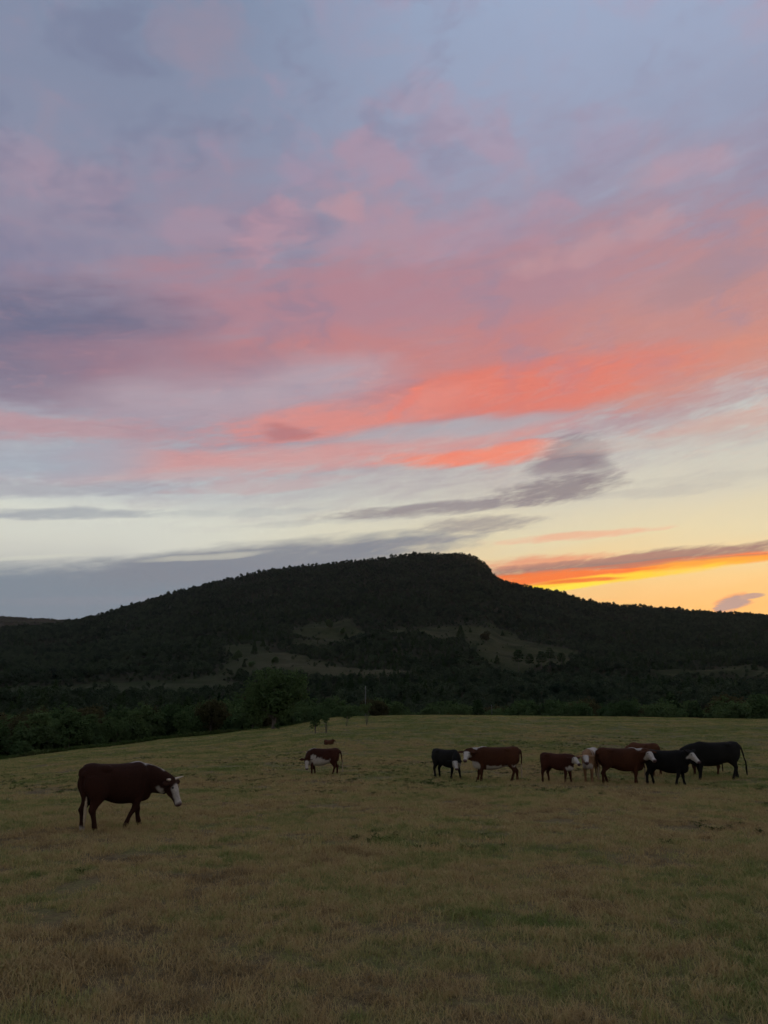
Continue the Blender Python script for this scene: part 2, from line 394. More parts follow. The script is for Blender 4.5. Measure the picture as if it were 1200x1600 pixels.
c = t.mix(t.math('MULTIPLY', far_, .75), c, t.ramp(t.noise(t.vec('MULTIPLY', pos, (.25, 1.1, 1)), .16, 5, .6), [(.38, (.080, .098, .030, 1)), (.52, (.125, .130, .046, 1)), (.66, (.175, .158, .068, 1))]))
t.put(b.inputs['Base Color'], c); b.inputs['Roughness'].default_value = 1.0; b.inputs['Specular IOR Level'].default_value = .1
bp = t.n.new('ShaderNodeBump'); bp.inputs['Strength'].default_value = .9; bp.inputs['Distance'].default_value = .09
t.put(bp.inputs['Height'], t.noise(pos, 9, 6, .7)); t.l.new(bp.outputs[0], b.inputs['Normal'])

m_hill, t, b = new_mat('hillside')
pos = t.n.new('ShaderNodeNewGeometry').outputs['Position']
at = t.n.new('ShaderNodeAttribute'); at.attribute_name = 'open'
mead = t.ramp(t.noise(t.vec('MULTIPLY', pos, (1, .8, .4)), .045, 7, .7), [(.34, (.016, .021, .008, 1)), (.47, (.028, .034, .012, 1)), (.6, (.048, .050, .021, 1)), (.72, (.028, .030, .012, 1))])
ap = t.n.new('ShaderNodeAttribute'); ap.attribute_name = 'pale'
mead = t.mix(t.math('MULTIPLY', ap.outputs['Fac'], .28), mead, t.ramp(t.noise(pos, .06, 5, .65), [(.35, (.055, .050, .025, 1)), (.62, (.115, .098, .058, 1))]))
wood = t.ramp(t.noise(pos, .2, 5, .6), [(.3, (.016, .018, .009, 1)), (.7, (.034, .034, .016, 1))])
edge = t.step(t.math('ADD', at.outputs['Fac'], t.math('MULTIPLY', t.math('SUBTRACT', t.noise(pos, .12, 4, .6), .5), .7)), .35, .65)
t.put(b.inputs['Base Color'], t.mix(edge, wood, t.mix(t.step(t.sep(pos)[0], -135, -70, .9, 0), mead, t.ramp(t.noise(pos, .07, 5, .6), [(.35, (.018, .026, .009, 1)), (.65, (.036, .044, .017, 1))])))); b.inputs['Roughness'].default_value = 1.0; b.inputs['Specular IOR Level'].default_value = .05

AZ = np.concatenate([np.arange(-180, -45, 3), np.arange(-45, 45.01, .35), np.arange(48, 180, 3)])
def ringmesh(name, radii, mat, with_open=False):
    A = np.radians(AZ); R = np.asarray(radii)
    x = np.outer(R, np.sin(A)); y = np.outer(R, np.cos(A)); z = ground_z(x, y)
    v = np.stack([x, y, z], -1).reshape(-1, 3); n = len(A)
    i, j = np.meshgrid(np.arange(len(R) - 1), np.arange(n), indexing='ij'); jn = (j + 1) % n
    f = np.stack([i * n + j, i * n + jn, (i + 1) * n + jn, (i + 1) * n + j], -1).reshape(-1, 4)[:, ::-1]
    if R[0] < .5:
        pass
    o = mesh_obj(name, v, np.ascontiguousarray(f), [mat])
    if with_open:
        attr(o.data, 'open', clearing(v[:, 0], v[:, 1]).astype(float)); attr(o.data, 'pale', inside(CLEARINGS[1], v[:, 0], v[:, 1]).astype(float))
    return tag(o, kind='structure')
r_p = np.concatenate([[.02], np.geomspace(.6, 140, 260)])
ringmesh('pasture', r_p, m_pasture)
ringmesh('valley', np.geomspace(140, 430, 90), m_hill, True)
r_m = np.concatenate([np.arange(430, 1800, 7.0), np.geomspace(1800, 9000, 40)])
ringmesh('mountain', r_m, m_hill, True)
# a second wooded ridge far off to the left
rx = np.linspace(-3600, -700, 260); ry = np.linspace(2650, 3500, 26)
X, Y = np.meshgrid(rx, ry)
top = 2 + np.hypot(X, 2900) * np.tan(np.radians(6.0)) * (.96 + .05 * fbm(X / 500, Y * 0, 3, 61))
Z = top * np.clip((Y - 2450) / 450, 0, 1) ** .8 + 6 * fbm(X / 60, Y / 60, 3, 62) - np.clip(Y - 2900, 0, None) * .3
Z = np.where(X > -1000, Z * smooth((-700 - X) / 300), Z)
v = np.stack([X, Y, Z], -1).reshape(-1, 3); n = len(rx)
i, j = np.meshgrid(np.arange(len(ry) - 1), np.arange(n - 1), indexing='ij')
ridge_verts = v
tag(mesh_obj('distant_ridge', v, np.ascontiguousarray(np.stack([i*n+j, i*n+j+1, (i+1)*n+j+1, (i+1)*n+j], -1).reshape(-1, 4)), [m_hill]), kind='structure')

# ---------------------------------------------------------------- trees
rng = np.random.default_rng(7)
def leaf_mat(name, c1, c2, transl=.35):
    m, t, b = new_mat(name)
    oi = t.n.new('ShaderNodeObjectInfo').outputs['Random']
    pos = t.n.new('ShaderNodeNewGeometry').outputs['Position']
    n1 = t.noise(pos, .9, 2, .6); n2 = t.noise(pos, .018, 3, .6)
    c = t.mix(t.math('ADD', t.math('MULTIPLY_ADD', oi, .6, t.math('MULTIPLY', t.math('SUBTRACT', n2, .5), 1.3)), t.math('MULTIPLY', n1, .5), clamp=True), c1, c2)
    df = t.n.new('ShaderNodeBsdfDiffuse'); tr = t.n.new('ShaderNodeBsdfTranslucent'); mx = t.n.new('ShaderNodeMixShader')
    t.put(df.inputs[0], c); t.put(tr.inputs[0], c); mx.inputs[0].default_value = transl
    t.l.new(df.outputs[0], mx.inputs[1]); t.l.new(tr.outputs[0], mx.inputs[2])
    t.l.new(mx.outputs[0], t.n.get('Material Output').inputs[0]); t.n.remove(b)
    return m
m_leaf = leaf_mat('broad_leaves', (.044, .078, .030, 1), (.100, .142, .052, 1))
m_leaf_pale = leaf_mat('willow_leaves', (.075, .120, .042, 1), (.120, .170, .065, 1))
m_leaf_dry = leaf_mat('dry_oak_leaves', (.050, .052, .022, 1), (.085, .075, .034, 1))
m_needle = leaf_mat('needles', (.022, .042, .018, 1), (.050, .075, .030, 1), .15)
m_far = leaf_mat('far_leaves', (.018, .032, .020, 1), (.075, .098, .052, 1), .2)
m_bark, t, b = new_mat('bark')
pos = t.n.new('ShaderNodeTexCoord').outputs['Object']
t.put(b.inputs['Base Color'], t.ramp(t.noise(t.vec('MULTIPLY', pos, (6, 6, 1.2)), 1.5, 5, .65), [(.3, (.045, .036, .028, 1)), (.7, (.15, .125, .10, 1))]))
b.inputs['Roughness'].default_value = .95

def tube(path, radii, n=7):
    """tapered tube through points; returns verts, faces(list)"""
    P = np.array(path, float); vs = []; fs = []
    for i in range(len(P)):
        tg = P[min(i + 1, len(P) - 1)] - P[max(i - 1, 0)]; tg = tg / (np.linalg.norm(tg) + 1e-9)
        a = np.cross(tg, [0, 0, 1.0]); 
        if np.linalg.norm(a) < .1: a = np.cross(tg, [0, 1.0, 0])
        a /= np.linalg.norm(a); bb = np.cross(tg, a)
        for k in range(n):
            th = 2 * math.pi * k / n
            vs.append(P[i] + radii[i] * (a * math.cos(th) + bb * math.sin(th)))
    for i in range(len(P) - 1):
        for k in range(n):
            fs.append((i*n+k, i*n+(k+1) % n, (i+1)*n+(k+1) % n, (i+1)*n+k))
    fs.append(tuple(range(n))[::-1]); fs.append(tuple((len(P)-1)*n+k for k in range(n)))
    return vs, fs
def join(parts):
    V = []; F = []
    for v, f in parts:
        o = len(V); V.extend(v); F.extend(tuple(i + o for i in q) for q in f)
    return V, F
def leaves(centres, radii, per, size, rng, flat=.5, squash=.8):
    """many leaf-sized quads round each clump centre"""
    c = np.repeat(centres, per, 0); r = np.repeat(radii, per)
    dirs = rng.normal(size=c.shape); dirs /= np.linalg.norm(dirs, axis=1)[:, None]
    rad = r * rng.random(len(r)) ** .45
    p = c + dirs * rad[:, None] * [1, 1, squash]
    nrm = dirs * (1 - flat) + rng.normal(size=c.shape) * .55 + [0, 0, flat]
    nrm /= np.linalg.norm(nrm, axis=1)[:, None]
    a = np.cross(nrm, rng.normal(size=c.shape)); a /= np.linalg.norm(a, axis=1)[:, None]; bb = np.cross(nrm, a)
    s = size * (.6 + .8 * rng.random(len(r)))[:, None]
    q = np.stack([p - a * s, p + bb * s * .55, p + a * s, p - bb * s * .55], 1)
    return q.reshape(-1, 3), np.arange(len(q) * 4).reshape(-1, 4)
def crown_points(n, rng, rx, rz, zc, lobes=7, shell=.55):
    """clump centres in an uneven crown: several overlapping lobes, hollow at the heart"""
    L = []
    for k in range(lobes):
        th = rng.random() * 6.283; h = rng.uniform(-.75, .85); rr = rng.uniform(.35, .62) * math.sqrt(max(.1, 1 - h * h * .8))
        L.append((rr * rx * math.cos(th), rr * rx * math.sin(th), zc + h * rz * .62, rng.uniform(.42, .66)))
    out = []
    while len(out) < n:
        l = L[rng.integers(len(L))]
        v = rng.normal(size=3); v /= np.linalg.norm(v); v *= (shell + (1 - shell) * rng.random()) 
        out.append((l[0] + v[0] * l[3] * rx, l[1] + v[1] * l[3] * rx, l[2] + v[2] * l[3] * rz))
    return np.array(out)
def broadleaf(seed, H, rx, base, clumps, per, size, mat, lobes=8, trunk_r=.16, multi=1):
    rg = np.random.default_rng(seed)
    rz = (H - base) / 2; zc = base + rz
    pts = crown_points(clumps, rg, rx, rz, zc, lobes)
    pts[:, 2] = np.clip(pts[:, 2], base * .8 + .05, None)
    v, f = leaves(pts, rg.uniform(.35, .8, clumps) * rx * .3, per, size, rg)
    crown = mesh_obj('crown', v, f, [mat], smooth_=False, link=False).data
    parts = []
    for m in range(multi):
        lean = rg.normal(size=2) * .06 * H
        top = np.array([lean[0], lean[1], base + rz * 1.1])
        b0 = np.array([0, 0, -.4]) + ([0, 0, 0] if multi == 1 else [*(rg.normal(size=2) * .25), 0])
        mid = b0 * .45 + top * .55 + [*(rg.normal(size=2) * .03 * H), 0]
        parts.append(tube([b0, b0 + [0, 0, .5], mid, top], [trunk_r * 1.5, trunk_r * 1.05, trunk_r * .7, trunk_r * .18]))
        for k in range(9):
            tip = pts[rg.integers(len(pts))]; s = .35 + .5 * rg.random()
            st = b0 * (1 - s) + mid * s if s < .6 else mid * (1 - (s - .6)) + top * (s - .6)
            md = (st + tip) / 2 + [0, 0, .1 * rz]
            parts.append(tube([st, md, tip], [trunk_r * .42, trunk_r * .25, trunk_r * .07], 5))
    tv, tf = join(parts)
    trunk = mesh_obj('trunk', tv, tf, [m_bark], link=False).data
    return crown, trunk
def conifer(seed, H, r, clumps, per, size, mat, bare=.08, power=.9):
    rg = np.random.default_rng(seed)
    h = bare + (1 - bare) * rg.random(clumps) ** 1.25
    rad = r * ((1 - h) / (1 - bare)) ** power * (.45 + .6 * rg.random(clumps)) + .06 * r
    th = rg.random(clumps) * 6.283
    pts = np.stack([rad * np.cos(th), rad * np.sin(th), h * H], 1)
    v, f = leaves(pts, (.16 + .22 * (1 - h)) * r, per, size, rg, .35, .6)
    crown = mesh_obj('crown', v, f, [mat], smooth_=False, link=False).data
    parts = [tube([(0, 0, -.4), (0.02 * H, 0, .5 * H), (0, 0, .96 * H)], [.022 * H, .014 * H, .003 * H])]
    for k in range(14):
        p = pts[rg.integers(len(pts))]; parts.append(tube([(0, 0, p[2] * .94), p * [.5, .5, .98], p], [.006 * H, .004 * H, .001 * H], 4))
    tv, tf = join(parts)
    return crown, mesh_obj('trunk', tv, tf, [m_bark], link=False).data
def pine(seed, H, r, clumps, per, size, mat):
    rg = np.random.default_rng(seed)
    h = .5 + .5 * rg.random(clumps); lay = np.round(h * 9) / 9
    h = .6 * h + .4 * lay
    rad = r * np.sqrt(np.clip(1 - ((h - .68) / .34) ** 2, .05, 1)) * rg.random(clumps) ** .5; th = rg.random(clumps) * 6.283
    pts = np.stack([rad * np.cos(th), rad * np.sin(th), h * H], 1)
    v, f = leaves(pts, rg.uniform(.16, .3, clumps) * r, per, size, rg, .4, .55)
    crown = mesh_obj('crown', v, f, [mat], smooth_=False, link=False).data
    parts = [tube([(0, 0, -.4), (.015 * H, .01 * H, .5 * H), (0, 0, .97 * H)], [.02 * H, .014 * H, .003 * H])]
    for k in range(16):
        p = pts[rg.integers(len(pts))]; parts.append(tube([(0, 0, p[2] * .95), p * [.5, .5, .97], p], [.006 * H, .004 * H, .001 * H], 4))
    tv, tf = join(parts)
    return crown, mesh_obj('trunk', tv, tf, [m_bark], link=False).data
def plant_tree(name, meshes, x, y, s=1.0, rz=0.0, label=None, cat='tree', group=None, sz=None, dz=-.05):
    e = empty(name, (x, y, float(ground_z(x, y)) + dz), rz)
    e.scale = (s, s, s if sz is None else sz)
    for nm, me in zip(('crown', 'trunk'), meshes):
        o = bpy.data.objects.new(nm, me); COL.objects.link(o); o.parent = e
    return tag(e, label, cat, group)
ROUND = [broadleaf(100 + k, 10, 4.3 + .35 * (k % 3), 0.35 + .3 * (k % 2), 420, 18, .25, m_leaf, 8 + k % 3) for k in range(5)]
PALE = [broadleaf(120 + k, 9, 3.6, .2, 340, 18, .23, m_leaf_pale, 8) for k in range(2)]
DRY = [broadleaf(140 + k, 10, 4.6, .6, 380, 18, .25, m_leaf_dry, 9) for k in range(2)]
SHRUB = [broadleaf(160 + k, 4, 2.4, .1, 150, 14, .18, m_leaf, 6, .07, 2) for k in range(2)]
CEDAR = [conifer(180 + k, 7, 2.0 + .3 * k, 220, 14, .2, m_needle) for k in range(3)]
PINE = [pine(200 + k, 14, 3.4, 150, 16, .28, m_needle) for k in range(2)]

# the tall spreading oak at the field edge, its trunk showing
plant_tree('oak_tree', broadleaf(301, 8.6, 4.6, .9, 560, 18, .19, m_leaf, 14, .3), -14.6, 105.5, 1.0, .4,
           'big spreading oak with visible trunk at the far left edge of the pasture', 'tree')
plant_tree('shrub', SHRUB[0], -13.3, 99.6, .22, 1.0, 'tiny dark bush at the foot of the big oak', 'shrub')
# young trees standing alone near the crest
plant_tree('sapling', broadleaf(311, 1.75, .55, .5, 70, 14, .07, m_leaf, 6, .045, 1), -5.95, 69.4, 1.0, 0.3, 'leafy sapling left of its thin twin, below the big oak\'s right side', 'sapling', 'saplings near the pasture crest')
plant_tree('sapling', broadleaf(312, 1.65, .6, .75, 46, 12, .06, m_leaf, 5, .035, 1), -4.95, 68.0, 1.0, 1.3, 'thin open-crowned sapling just right of the leafier one', 'sapling', 'saplings near the pasture crest')
plant_tree('sapling', broadleaf(313, 1.65, .5, .45, 60, 14, .06, m_leaf, 5, .035, 1), -3.7, 78.5, 1.0, 2.3, 'small single sapling midway between the twin saplings and the utility pole', 'sapling', 'saplings near the pasture crest')
plant_tree('sapling', broadleaf(314, 2.35, .62, 1.0, 70, 14, .07, m_leaf, 6, .035, 1), -1.68, 77.5, 1.0, 3.3, 'slender round-headed sapling on a bare stem in front of the utility pole', 'sapling', 'saplings near the pasture crest')

# belt of trees behind the pasture, each its own tree
spots = []
def far_enough(x, y, g):
    return all((x - a) ** 2 + (y - b_) ** 2 > g * g for a, b_, *_ in spots)
def edge_r(az):  # where the pasture ends
    return np.interp(az, [-40, -26, -20, -14, -9, -6, 0, 26, 40], [88, 92, 100, 112, 124, 140, 150, 150, 150])
tries = 0
while len(spots) < 270 and tries < 9000:
    tries += 1
    a = rng.uniform(-36, 36); u = rng.random() ** 1.5
    r0 = float(edge_r(a)); r = r0 + 3 + u * (300 - r0)
    x, y = r * math.sin(math.radians(a)), r * math.cos(math.radians(a))
    if not far_enough(x, y, 4.6 + .008 * r): continue
    spots.append((x, y, a, r, r - r0))
tries = 0
while len(spots) < 294 and tries < 4000:   # the thick left edge
    tries += 1
    a = rng.uniform(-31, -8); r0 = float(edge_r(a)); r = r0 + 3 + rng.random() * 34
    x, y = r * math.sin(math.radians(a)), r * math.cos(math.radians(a))
    if far_enough(x, y, 3.4) and not (abs(a + 7.9) < 2.0 and r < 112): spots.append((x, y, a, r, r - r0))
for (x, y, a, r, dd) in spots:
    u = rng.random(); gz = float(ground_z(x, y))
    # tops reach about as high as the tree line in the photograph
    lim = np.interp(a, [-40, -27, -20, -16, -12, -8, 0, 10, 26, 40], [.2, .1, .15, .3, .9, .9, .6, .8, .9, .9])
    hmax = 2 + r * math.tan(math.radians(lim)) - gz
    H = min(13.5, max(3.0, hmax)) * rng.uniform(.72, 1.06)
    zone = ['beyond the pasture at far left', 'behind the horned cow', 'left of the big oak', 'just right of the big oak', 'behind the utility pole', 'behind the red and black pair', 'behind the tight group', 'at far right beyond the group'][int(np.searchsorted([-22, -14.5, -9.5, -4, 2, 11, 21], a))]
    row = 'on the pasture edge' if dd < 22 else ('in the middle rows' if dd < 75 else 'deep in the woods')
    if dd < 9 and a < -8 and u < .35: kind, M, h0 = 'shrub', SHRUB[rng.integers(2)], 4; H = min(H, rng.uniform(1.8, 3.2))
    elif u < .60: kind, M, h0 = 'broadleaf_tree', ROUND[rng.integers(5)], 10
    elif u < .74: kind, M, h0 = 'pale_tree', PALE[rng.integers(2)], 9
    elif u < .86: kind, M, h0 = 'dry_tree', DRY[rng.integers(2)], 10
    else: kind, M, h0 = 'cedar_tree', CEDAR[rng.integers(3)], 7
    look = {'shrub': 'low dark shrub', 'broadleaf_tree': 'rounded dark green tree', 'pale_tree': 'paler green bushy tree', 'dry_tree': 'brownish green tree', 'cedar_tree': 'pointed dark cedar'}[kind]
    if kind == 'broadleaf_tree': look = ('tall ' if H > 9.5 else 'small ' if H < 6.5 else '') + look
    lab = '%s %s, %s' % (look, row, zone)
    s = H / h0
    plant_tree(kind, M, x, y, s * rng.uniform(.95, 1.2), rng.random() * 6.28, lab, 'shrub' if kind == 'shrub' else 'tree',
               look + 's ' + row + ', ' + zone, sz=s, dz=-.2)
# lone trees in the clearings
LONE = [('cedar_tree', CEDAR[0], -123, 738, 8, 'leftmost dark cedar at the top of the middle clearing'), ('cedar_tree', CEDAR[1], -115.8, 696, 9, 'dark cedar below the leftmost one in the middle clearing'),
        ('cedar_tree', CEDAR[2], -117, 752, 7, 'dark cedar beside the woods at the top of the middle clearing'), ('broadleaf_tree', ROUND[0], -122, 645, 9.5, 'round dark tree on the left rim of the middle clearing'),
        ('broadleaf_tree', ROUND[1], -87, 623, 6.5, 'squat round tree alone in the pale middle clearing'), ('broadleaf_tree', ROUND[2], -101, 600, 6, 'wide low tree at the lower left of the middle clearing'),
        ('cedar_tree', CEDAR[0], -108, 604, 6, 'small cedar beside the wide low tree in the middle clearing'),
        ('cedar_tree', CEDAR[1], 76.6, 775, 14, 'tall dark tree standing alone at left of the right clearing'), ('dry_tree', DRY[0], 101.5, 772, 12, 'round tree alone in the centre of the right clearing'),
        ('cedar_tree', CEDAR[2], 94.6, 653, 7, 'small pointed cedar at the bottom of the right clearing'), ('cedar_tree', CEDAR[0], 98.5, 883, 6, 'small dark cedar in the upper left of the right clearing'),
        ('cedar_tree', CEDAR[1], 144.6, 945, 7, 'small dark cedar at the upper rim of the right clearing'), ('broadleaf_tree', ROUND[3], -47, 878, 8, 'round tree in the small upper clearing'),
        ('cedar_tree', CEDAR[2], -41, 836, 7, 'dark cedar low in the small upper clearing'), ('broadleaf_tree', ROUND[4], -63, 900, 11, 'large dark tree dividing the small upper clearing'),
        ('cedar_tree', CEDAR[0], 298, 629, 9, 'lone pointed tree on the far right meadow strip')]
for nm, M, x, y, H, lab in LONE:
    h0 = 7 if nm == 'cedar_tree' else 10
    plant_tree(nm, M, x, y, H / h0, rng.random() * 6, lab, 'tree', 'lone trees in the hillside clearings')
for k, (x, y, H, w) in enumerate([(108, 628, 19, 'leftmost and tallest pine'), (118, 632, 15, 'second pine from the left'), (127, 630, 17, 'third pine from the left'), (136, 640, 16, 'fourth pine from the left'), (144, 634, 14, 'rightmost pine')]):
    plant_tree('pine_tree', PINE[k % 2], x, y, H / 14, k * 1.1, w + ' of the row below the right clearing', 'tree', 'pines below the right clearing')

# ---------------------------------------------------------------- the far woods: one mass nobody could count
def scatter(name, pts, scl, vid, rot, coll):
    me = bpy.data.meshes.new(name); me.vertices.add(len(pts)); me.vertices.foreach_set('co', np.asarray(pts, np.float32).ravel())
    attr(me, 'scl', scl); attr(me, 'rot', rot)
    a = me.attributes.new('vid', 'INT', 'POINT'); a.data.foreach_set('value', np.asarray(vid, np.int32))
    ob = bpy.data.objects.new(name, me); COL.objects.link(ob)
    g = bpy.data.node_groups.new(name, 'GeometryNodeTree')
    g.interface.new_socket('Geometry', in_out='INPUT', socket_type='NodeSocketGeometry'); g.interface.new_socket('Geometry', in_out='OUTPUT', socket_type='NodeSocketGeometry')
    N, L = g.nodes, g.links
    gi = N.new('NodeGroupInput'); go = N.new('NodeGroupOutput'); ip = N.new('GeometryNodeInstanceOnPoints'); ci = N.new('GeometryNodeCollectionInfo')
    ci.inputs['Collection'].default_value = coll; ci.inputs['Separate Children'].default_value = True; ci.inputs['Reset Children'].default_value = True
    ip.inputs['Pick Instance'].default_value = True
    def na(n, ty):
        q = N.new('GeometryNodeInputNamedAttribute'); q.data_type = ty; q.inputs['Name'].default_value = n
        return q.outputs['Attribute']
    cx = N.new('ShaderNodeCombineXYZ'); L.new(na('rot', 'FLOAT'), cx.inputs[2])
    er = N.new('FunctionNodeEulerToRotation'); L.new(cx.outputs[0], er.inputs[0])
    L.new(gi.outputs[0], ip.inputs['Points']); L.new(ci.outputs[0], ip.inputs['Instance']); L.new(na('vid', 'INT'), ip.inputs['Instance Index'])
    L.new(er.outputs[0], ip.inputs['Rotation']); L.new(na('scl', 'FLOAT'), ip.inputs['Scale']); L.new(ip.outputs[0], go.inputs[0])
    md = ob.modifiers.new('scatter', 'NODES'); md.node_group = g
    return ob
def source(name, meshes):
    c = bpy.data.collections.new(name)
    for k, me in enumerate(meshes):
        o = bpy.data.objects.new('%s_%02d' % (name, k), me); c.objects.link(o)
    return c
far_m = []
for k in range(6):
    rg = np.random.default_rng(400 + k); pts = crown_points(110, rg, 4.2, 4.0, 5.0, 6); pts[:, 2] = np.clip(pts[:, 2], .5, None)
    v, f = leaves(pts, rg.uniform(.7, 1.4, 110), 7, .5, rg); far_m.append(mesh_obj('far_crown', v, f, [m_far], smooth_=False, link=False).data)
for k in range(3):
    far_m.append(conifer(420 + k, 10, 2.6, 120, 6, .42, m_needle)[0])
far_src = source('far_tree', far_m)
n = 190000
az_ = np.radians(rng.uniform(-42, 42, n)); r_ = np.sqrt(rng.uniform(285 ** 2, 1640 ** 2, n))
keep = rng.random(n) < np.interp(r_, [285, 420, 700, 1100, 1640], [.6, .55, .5, .5, .6])
x, y = (r_ * np.sin(az_))[keep], (r_ * np.cos(az_))[keep]
# thin to one tree in each cell
cell = np.floor(x / 5.2).astype(np.int64) * 100003 + np.floor(y / 5.2).astype(np.int64)
_, idx = np.unique(cell, return_index=True); x, y = x[idx], y[idx]
op = clearing(x + rng.normal(size=len(x)) * 6, y + rng.normal(size=len(x)) * 13)
keep = ~op | (rng.random(len(x)) < .05)
x, y = x[keep], y[keep]; r = np.hypot(x, y)
z = ground_z(x, y) - .4
s = (.5 + .45 * rng.random(len(x)) + .55 * rng.random(len(x)) ** 7) * np.interp(r, [285, 600, 1000, 1640], [.8, .76, .74, .72]) * (1 + .35 * fbm(x / 60, y / 60, 3, 71))
near_open = clearing(x, y - 26) | clearing(x, y + 14)
s = np.where(near_open, s * .72, s); s = np.where(clearing(x, y), s * rng.uniform(.3, .9, len(x)), s)
vid = rng.integers(0, 9, len(x))
vid = np.where((vid >= 6) & (r > 1150), vid - 6, vid)
vid = np.where((vid >= 6) & (fbm(x / 120, y / 120, 2, 73) < -.05), vid - 6, vid)
near = r < 640
tag(scatter('valley_woods', np.stack([x, y, z], 1)[near], s[near], vid[near], rng.random(near.sum()) * 6.28, far_src), 'mass of trees filling the valley floor below the mountain', 'woods', kind='stuff')
tag(scatter('mountain_forest', np.stack([x, y, z], 1)[~near], s[~near], vid[~near], rng.random((~near).sum()) * 6.28, far_src), 'dark forest covering the slopes and top of the mountain', 'forest', kind='stuff')
k = rng.random(len(ridge_verts)) < .9
rv = ridge_verts[k]; rv = rv[(rv[:, 1] > 2700) & (rv[:, 1] < 2990)]
rv = np.concatenate([rv + rng.normal(size=rv.shape) * [8, 8, 0] - [0, 0, 4.5] for _ in range(6)])
tag(scatter('distant_forest', rv, rng.uniform(.8, 1.4, len(rv)), rng.integers(0, 6, len(rv)), rng.random(len(rv)) * 6.28, far_src), 'hazy forest on the low distant ridge at far left', 'forest', kind='stuff')

# ---------------------------------------------------------------- poles in the valley
m_pole, t, b = new_mat('weathered_pole')
pos = t.n.new('ShaderNodeTexCoord').outputs['Object']
t.put(b.inputs['Base Color'], t.ramp(t.noise(t.vec('MULTIPLY', pos, (20, 20, 1)), 1.0, 4, .6), [(.3, (.07, .068, .062, 1)), (.7, (.13, .125, .115, 1))])); b.inputs['Roughness'].default_value = .8
m_metal, t, b = new_mat('dull_metal'); b.inputs['Base Color'].default_value = (.3, .3, .3, 1); b.inputs['Metallic'].default_value = .6; b.inputs['Roughness'].default_value = .5
def pole(x, y, top, r0, label):
    gz = float(ground_z(x, y)); h = top - gz
    e = empty('utility_pole', (x, y, gz)); tag(e, label, 'pole')
    v, f = tube([(0, 0, -.5), (0, 0, h * .5), (.02, 0, h)], [r0, r0 * .85, r0 * .7], 10); mesh_obj('shaft', v, f, [m_pole], e)
    v, f = tube([(0, 0, h - .02), (0, 0, h + .08), (0, 0, h + .12)], [r0 * .76, r0 * .7, .02], 10); mesh_obj('cap', v, f, [m_metal], e)
    v, f = tube([(0, -r0 * .75, h - .25), (0, -r0 * .75 - .16, h - .22), (0, -r0 * .75 - .16, h - .1)], [.02, .02, .03], 6); mesh_obj('insulator_bracket', v, f, [m_metal], e)
    v, f = tube([(r0 * .9, 0, .2), (r0 * .78, 0, h * .9)], [.012, .012], 5); mesh_obj('ground_wire', v, f, [m_metal], e)
pole(-3.18, 134.96, 5.39, .075, 'pale utility pole rising behind the slender sapling at the pasture crest')
pole(18.16, 133.77, 2.2, .045, 'short pale post at the crest before the right woods')

# ---------------------------------------------------------------- cattle
m_hide, t, b = new_mat('hide')
ca = t.n.new('ShaderNodeVertexColor'); ca.layer_name = 'coat'
pos = t.n.new('ShaderNodeTexCoord').outputs['Object']
hair = t.noise(t.vec('MULTIPLY', pos, (18, 30, 42)), 1.6, 4, .65)
t.put(b.inputs['Base Color'], t.mix(1.0, ca.outputs[0], t.ramp(hair, [(.3, (.62, .62, .62, 1)), (.7, (1.25, 1.22, 1.18, 1))]), 'MULTIPLY'))
b.inputs['Roughness'].default_value = .85; b.inputs['Specular IOR Level'].default_value = .12
bp = t.n.new('ShaderNodeBump'); bp.inputs['Strength'].default_value = .35; bp.inputs['Distance'].default_value = .015
t.put(bp.inputs['Height'], hair); t.l.new(bp.outputs[0], b.inputs['Normal'])
m_eye, t, b = new_mat('eye'); b.inputs['Base Color'].default_value = (.008, .006, .005, 1); b.inputs['Roughness'].default_value = .15
m_horn, t, b = new_mat('horn')
t.put(b.inputs['Base Color'], t.ramp(t.noise(t.n.new('ShaderNodeTexCoord').outputs['Object'], 14, 3, .5), [(.3, (.42, .34, .25, 1)), (.7, (.58, .50, .39, 1))])); b.inputs['Roughness'].default_value = .5

def sup(v, p): return math.copysign(abs(v) ** (2 / p), v)
def vn(v): return v / (np.linalg.norm(v) + 1e-9)
def loft(secs, n=16, p=2.2, sub=3):
    """closed skin through sections (centre, right, up, half width, half height up, half height down), smoothed between them"""
    S = [np.concatenate([np.asarray(c, float), vn(np.asarray(r, float)), vn(np.asarray(u, float)), [a, bu, bd]]) for c, r, u, a, bu, bd in secs]
    D = []
    for i in range(len(S) - 1):
        p0, p1, p2, p3 = S[max(i - 1, 0)], S[i], S[i + 1], S[min(i + 2, len(S) - 1)]
        for k in range(sub):
            q = k / sub
            v = .5 * ((2 * p1) + (-p0 + p2) * q + (2 * p0 - 5 * p1 + 4 * p2 - p3) * q * q + (-p0 + 3 * p1 - 3 * p2 + p3) * q ** 3)
            D.append(v)
    D.append(S[-1])
    V = []; F = []
    for s in D:
        c, r, u = s[:3], vn(s[3:6]), vn(s[6:9]); a, bu, bd = np.maximum(s[9:], .004)
        for k in range(n):
            th = 2 * math.pi * k / n; cx, sy = sup(math.cos(th), p), sup(math.sin(th), p)
            V.append(c + r * a * cx + u * (bu if sy > 0 else bd) * sy)
    m = len(D)
    for i in range(m - 1):
        for k in range(n):
            F.append((i*n+k, i*n+(k+1) % n, (i+1)*n+(k+1) % n, (i+1)*n+k))
    V.append(D[0][:3]); V.append(D[-1][:3])
    for k in range(n):
        F.append(((k+1) % n, k, m*n)); F.append(((m-1)*n+k, (m-1)*n+(k+1) % n, m*n+1))
    C = np.array([s[:3] for s in D]); Rr = np.array([max(.03, (s[9] + s[10] + s[11]) / 3) for s in D])
    return V, F, C, Rr
XA, YA, ZA = np.array([1., 0, 0]), np.array([0, 1., 0]), np.array([0, 0, 1.])
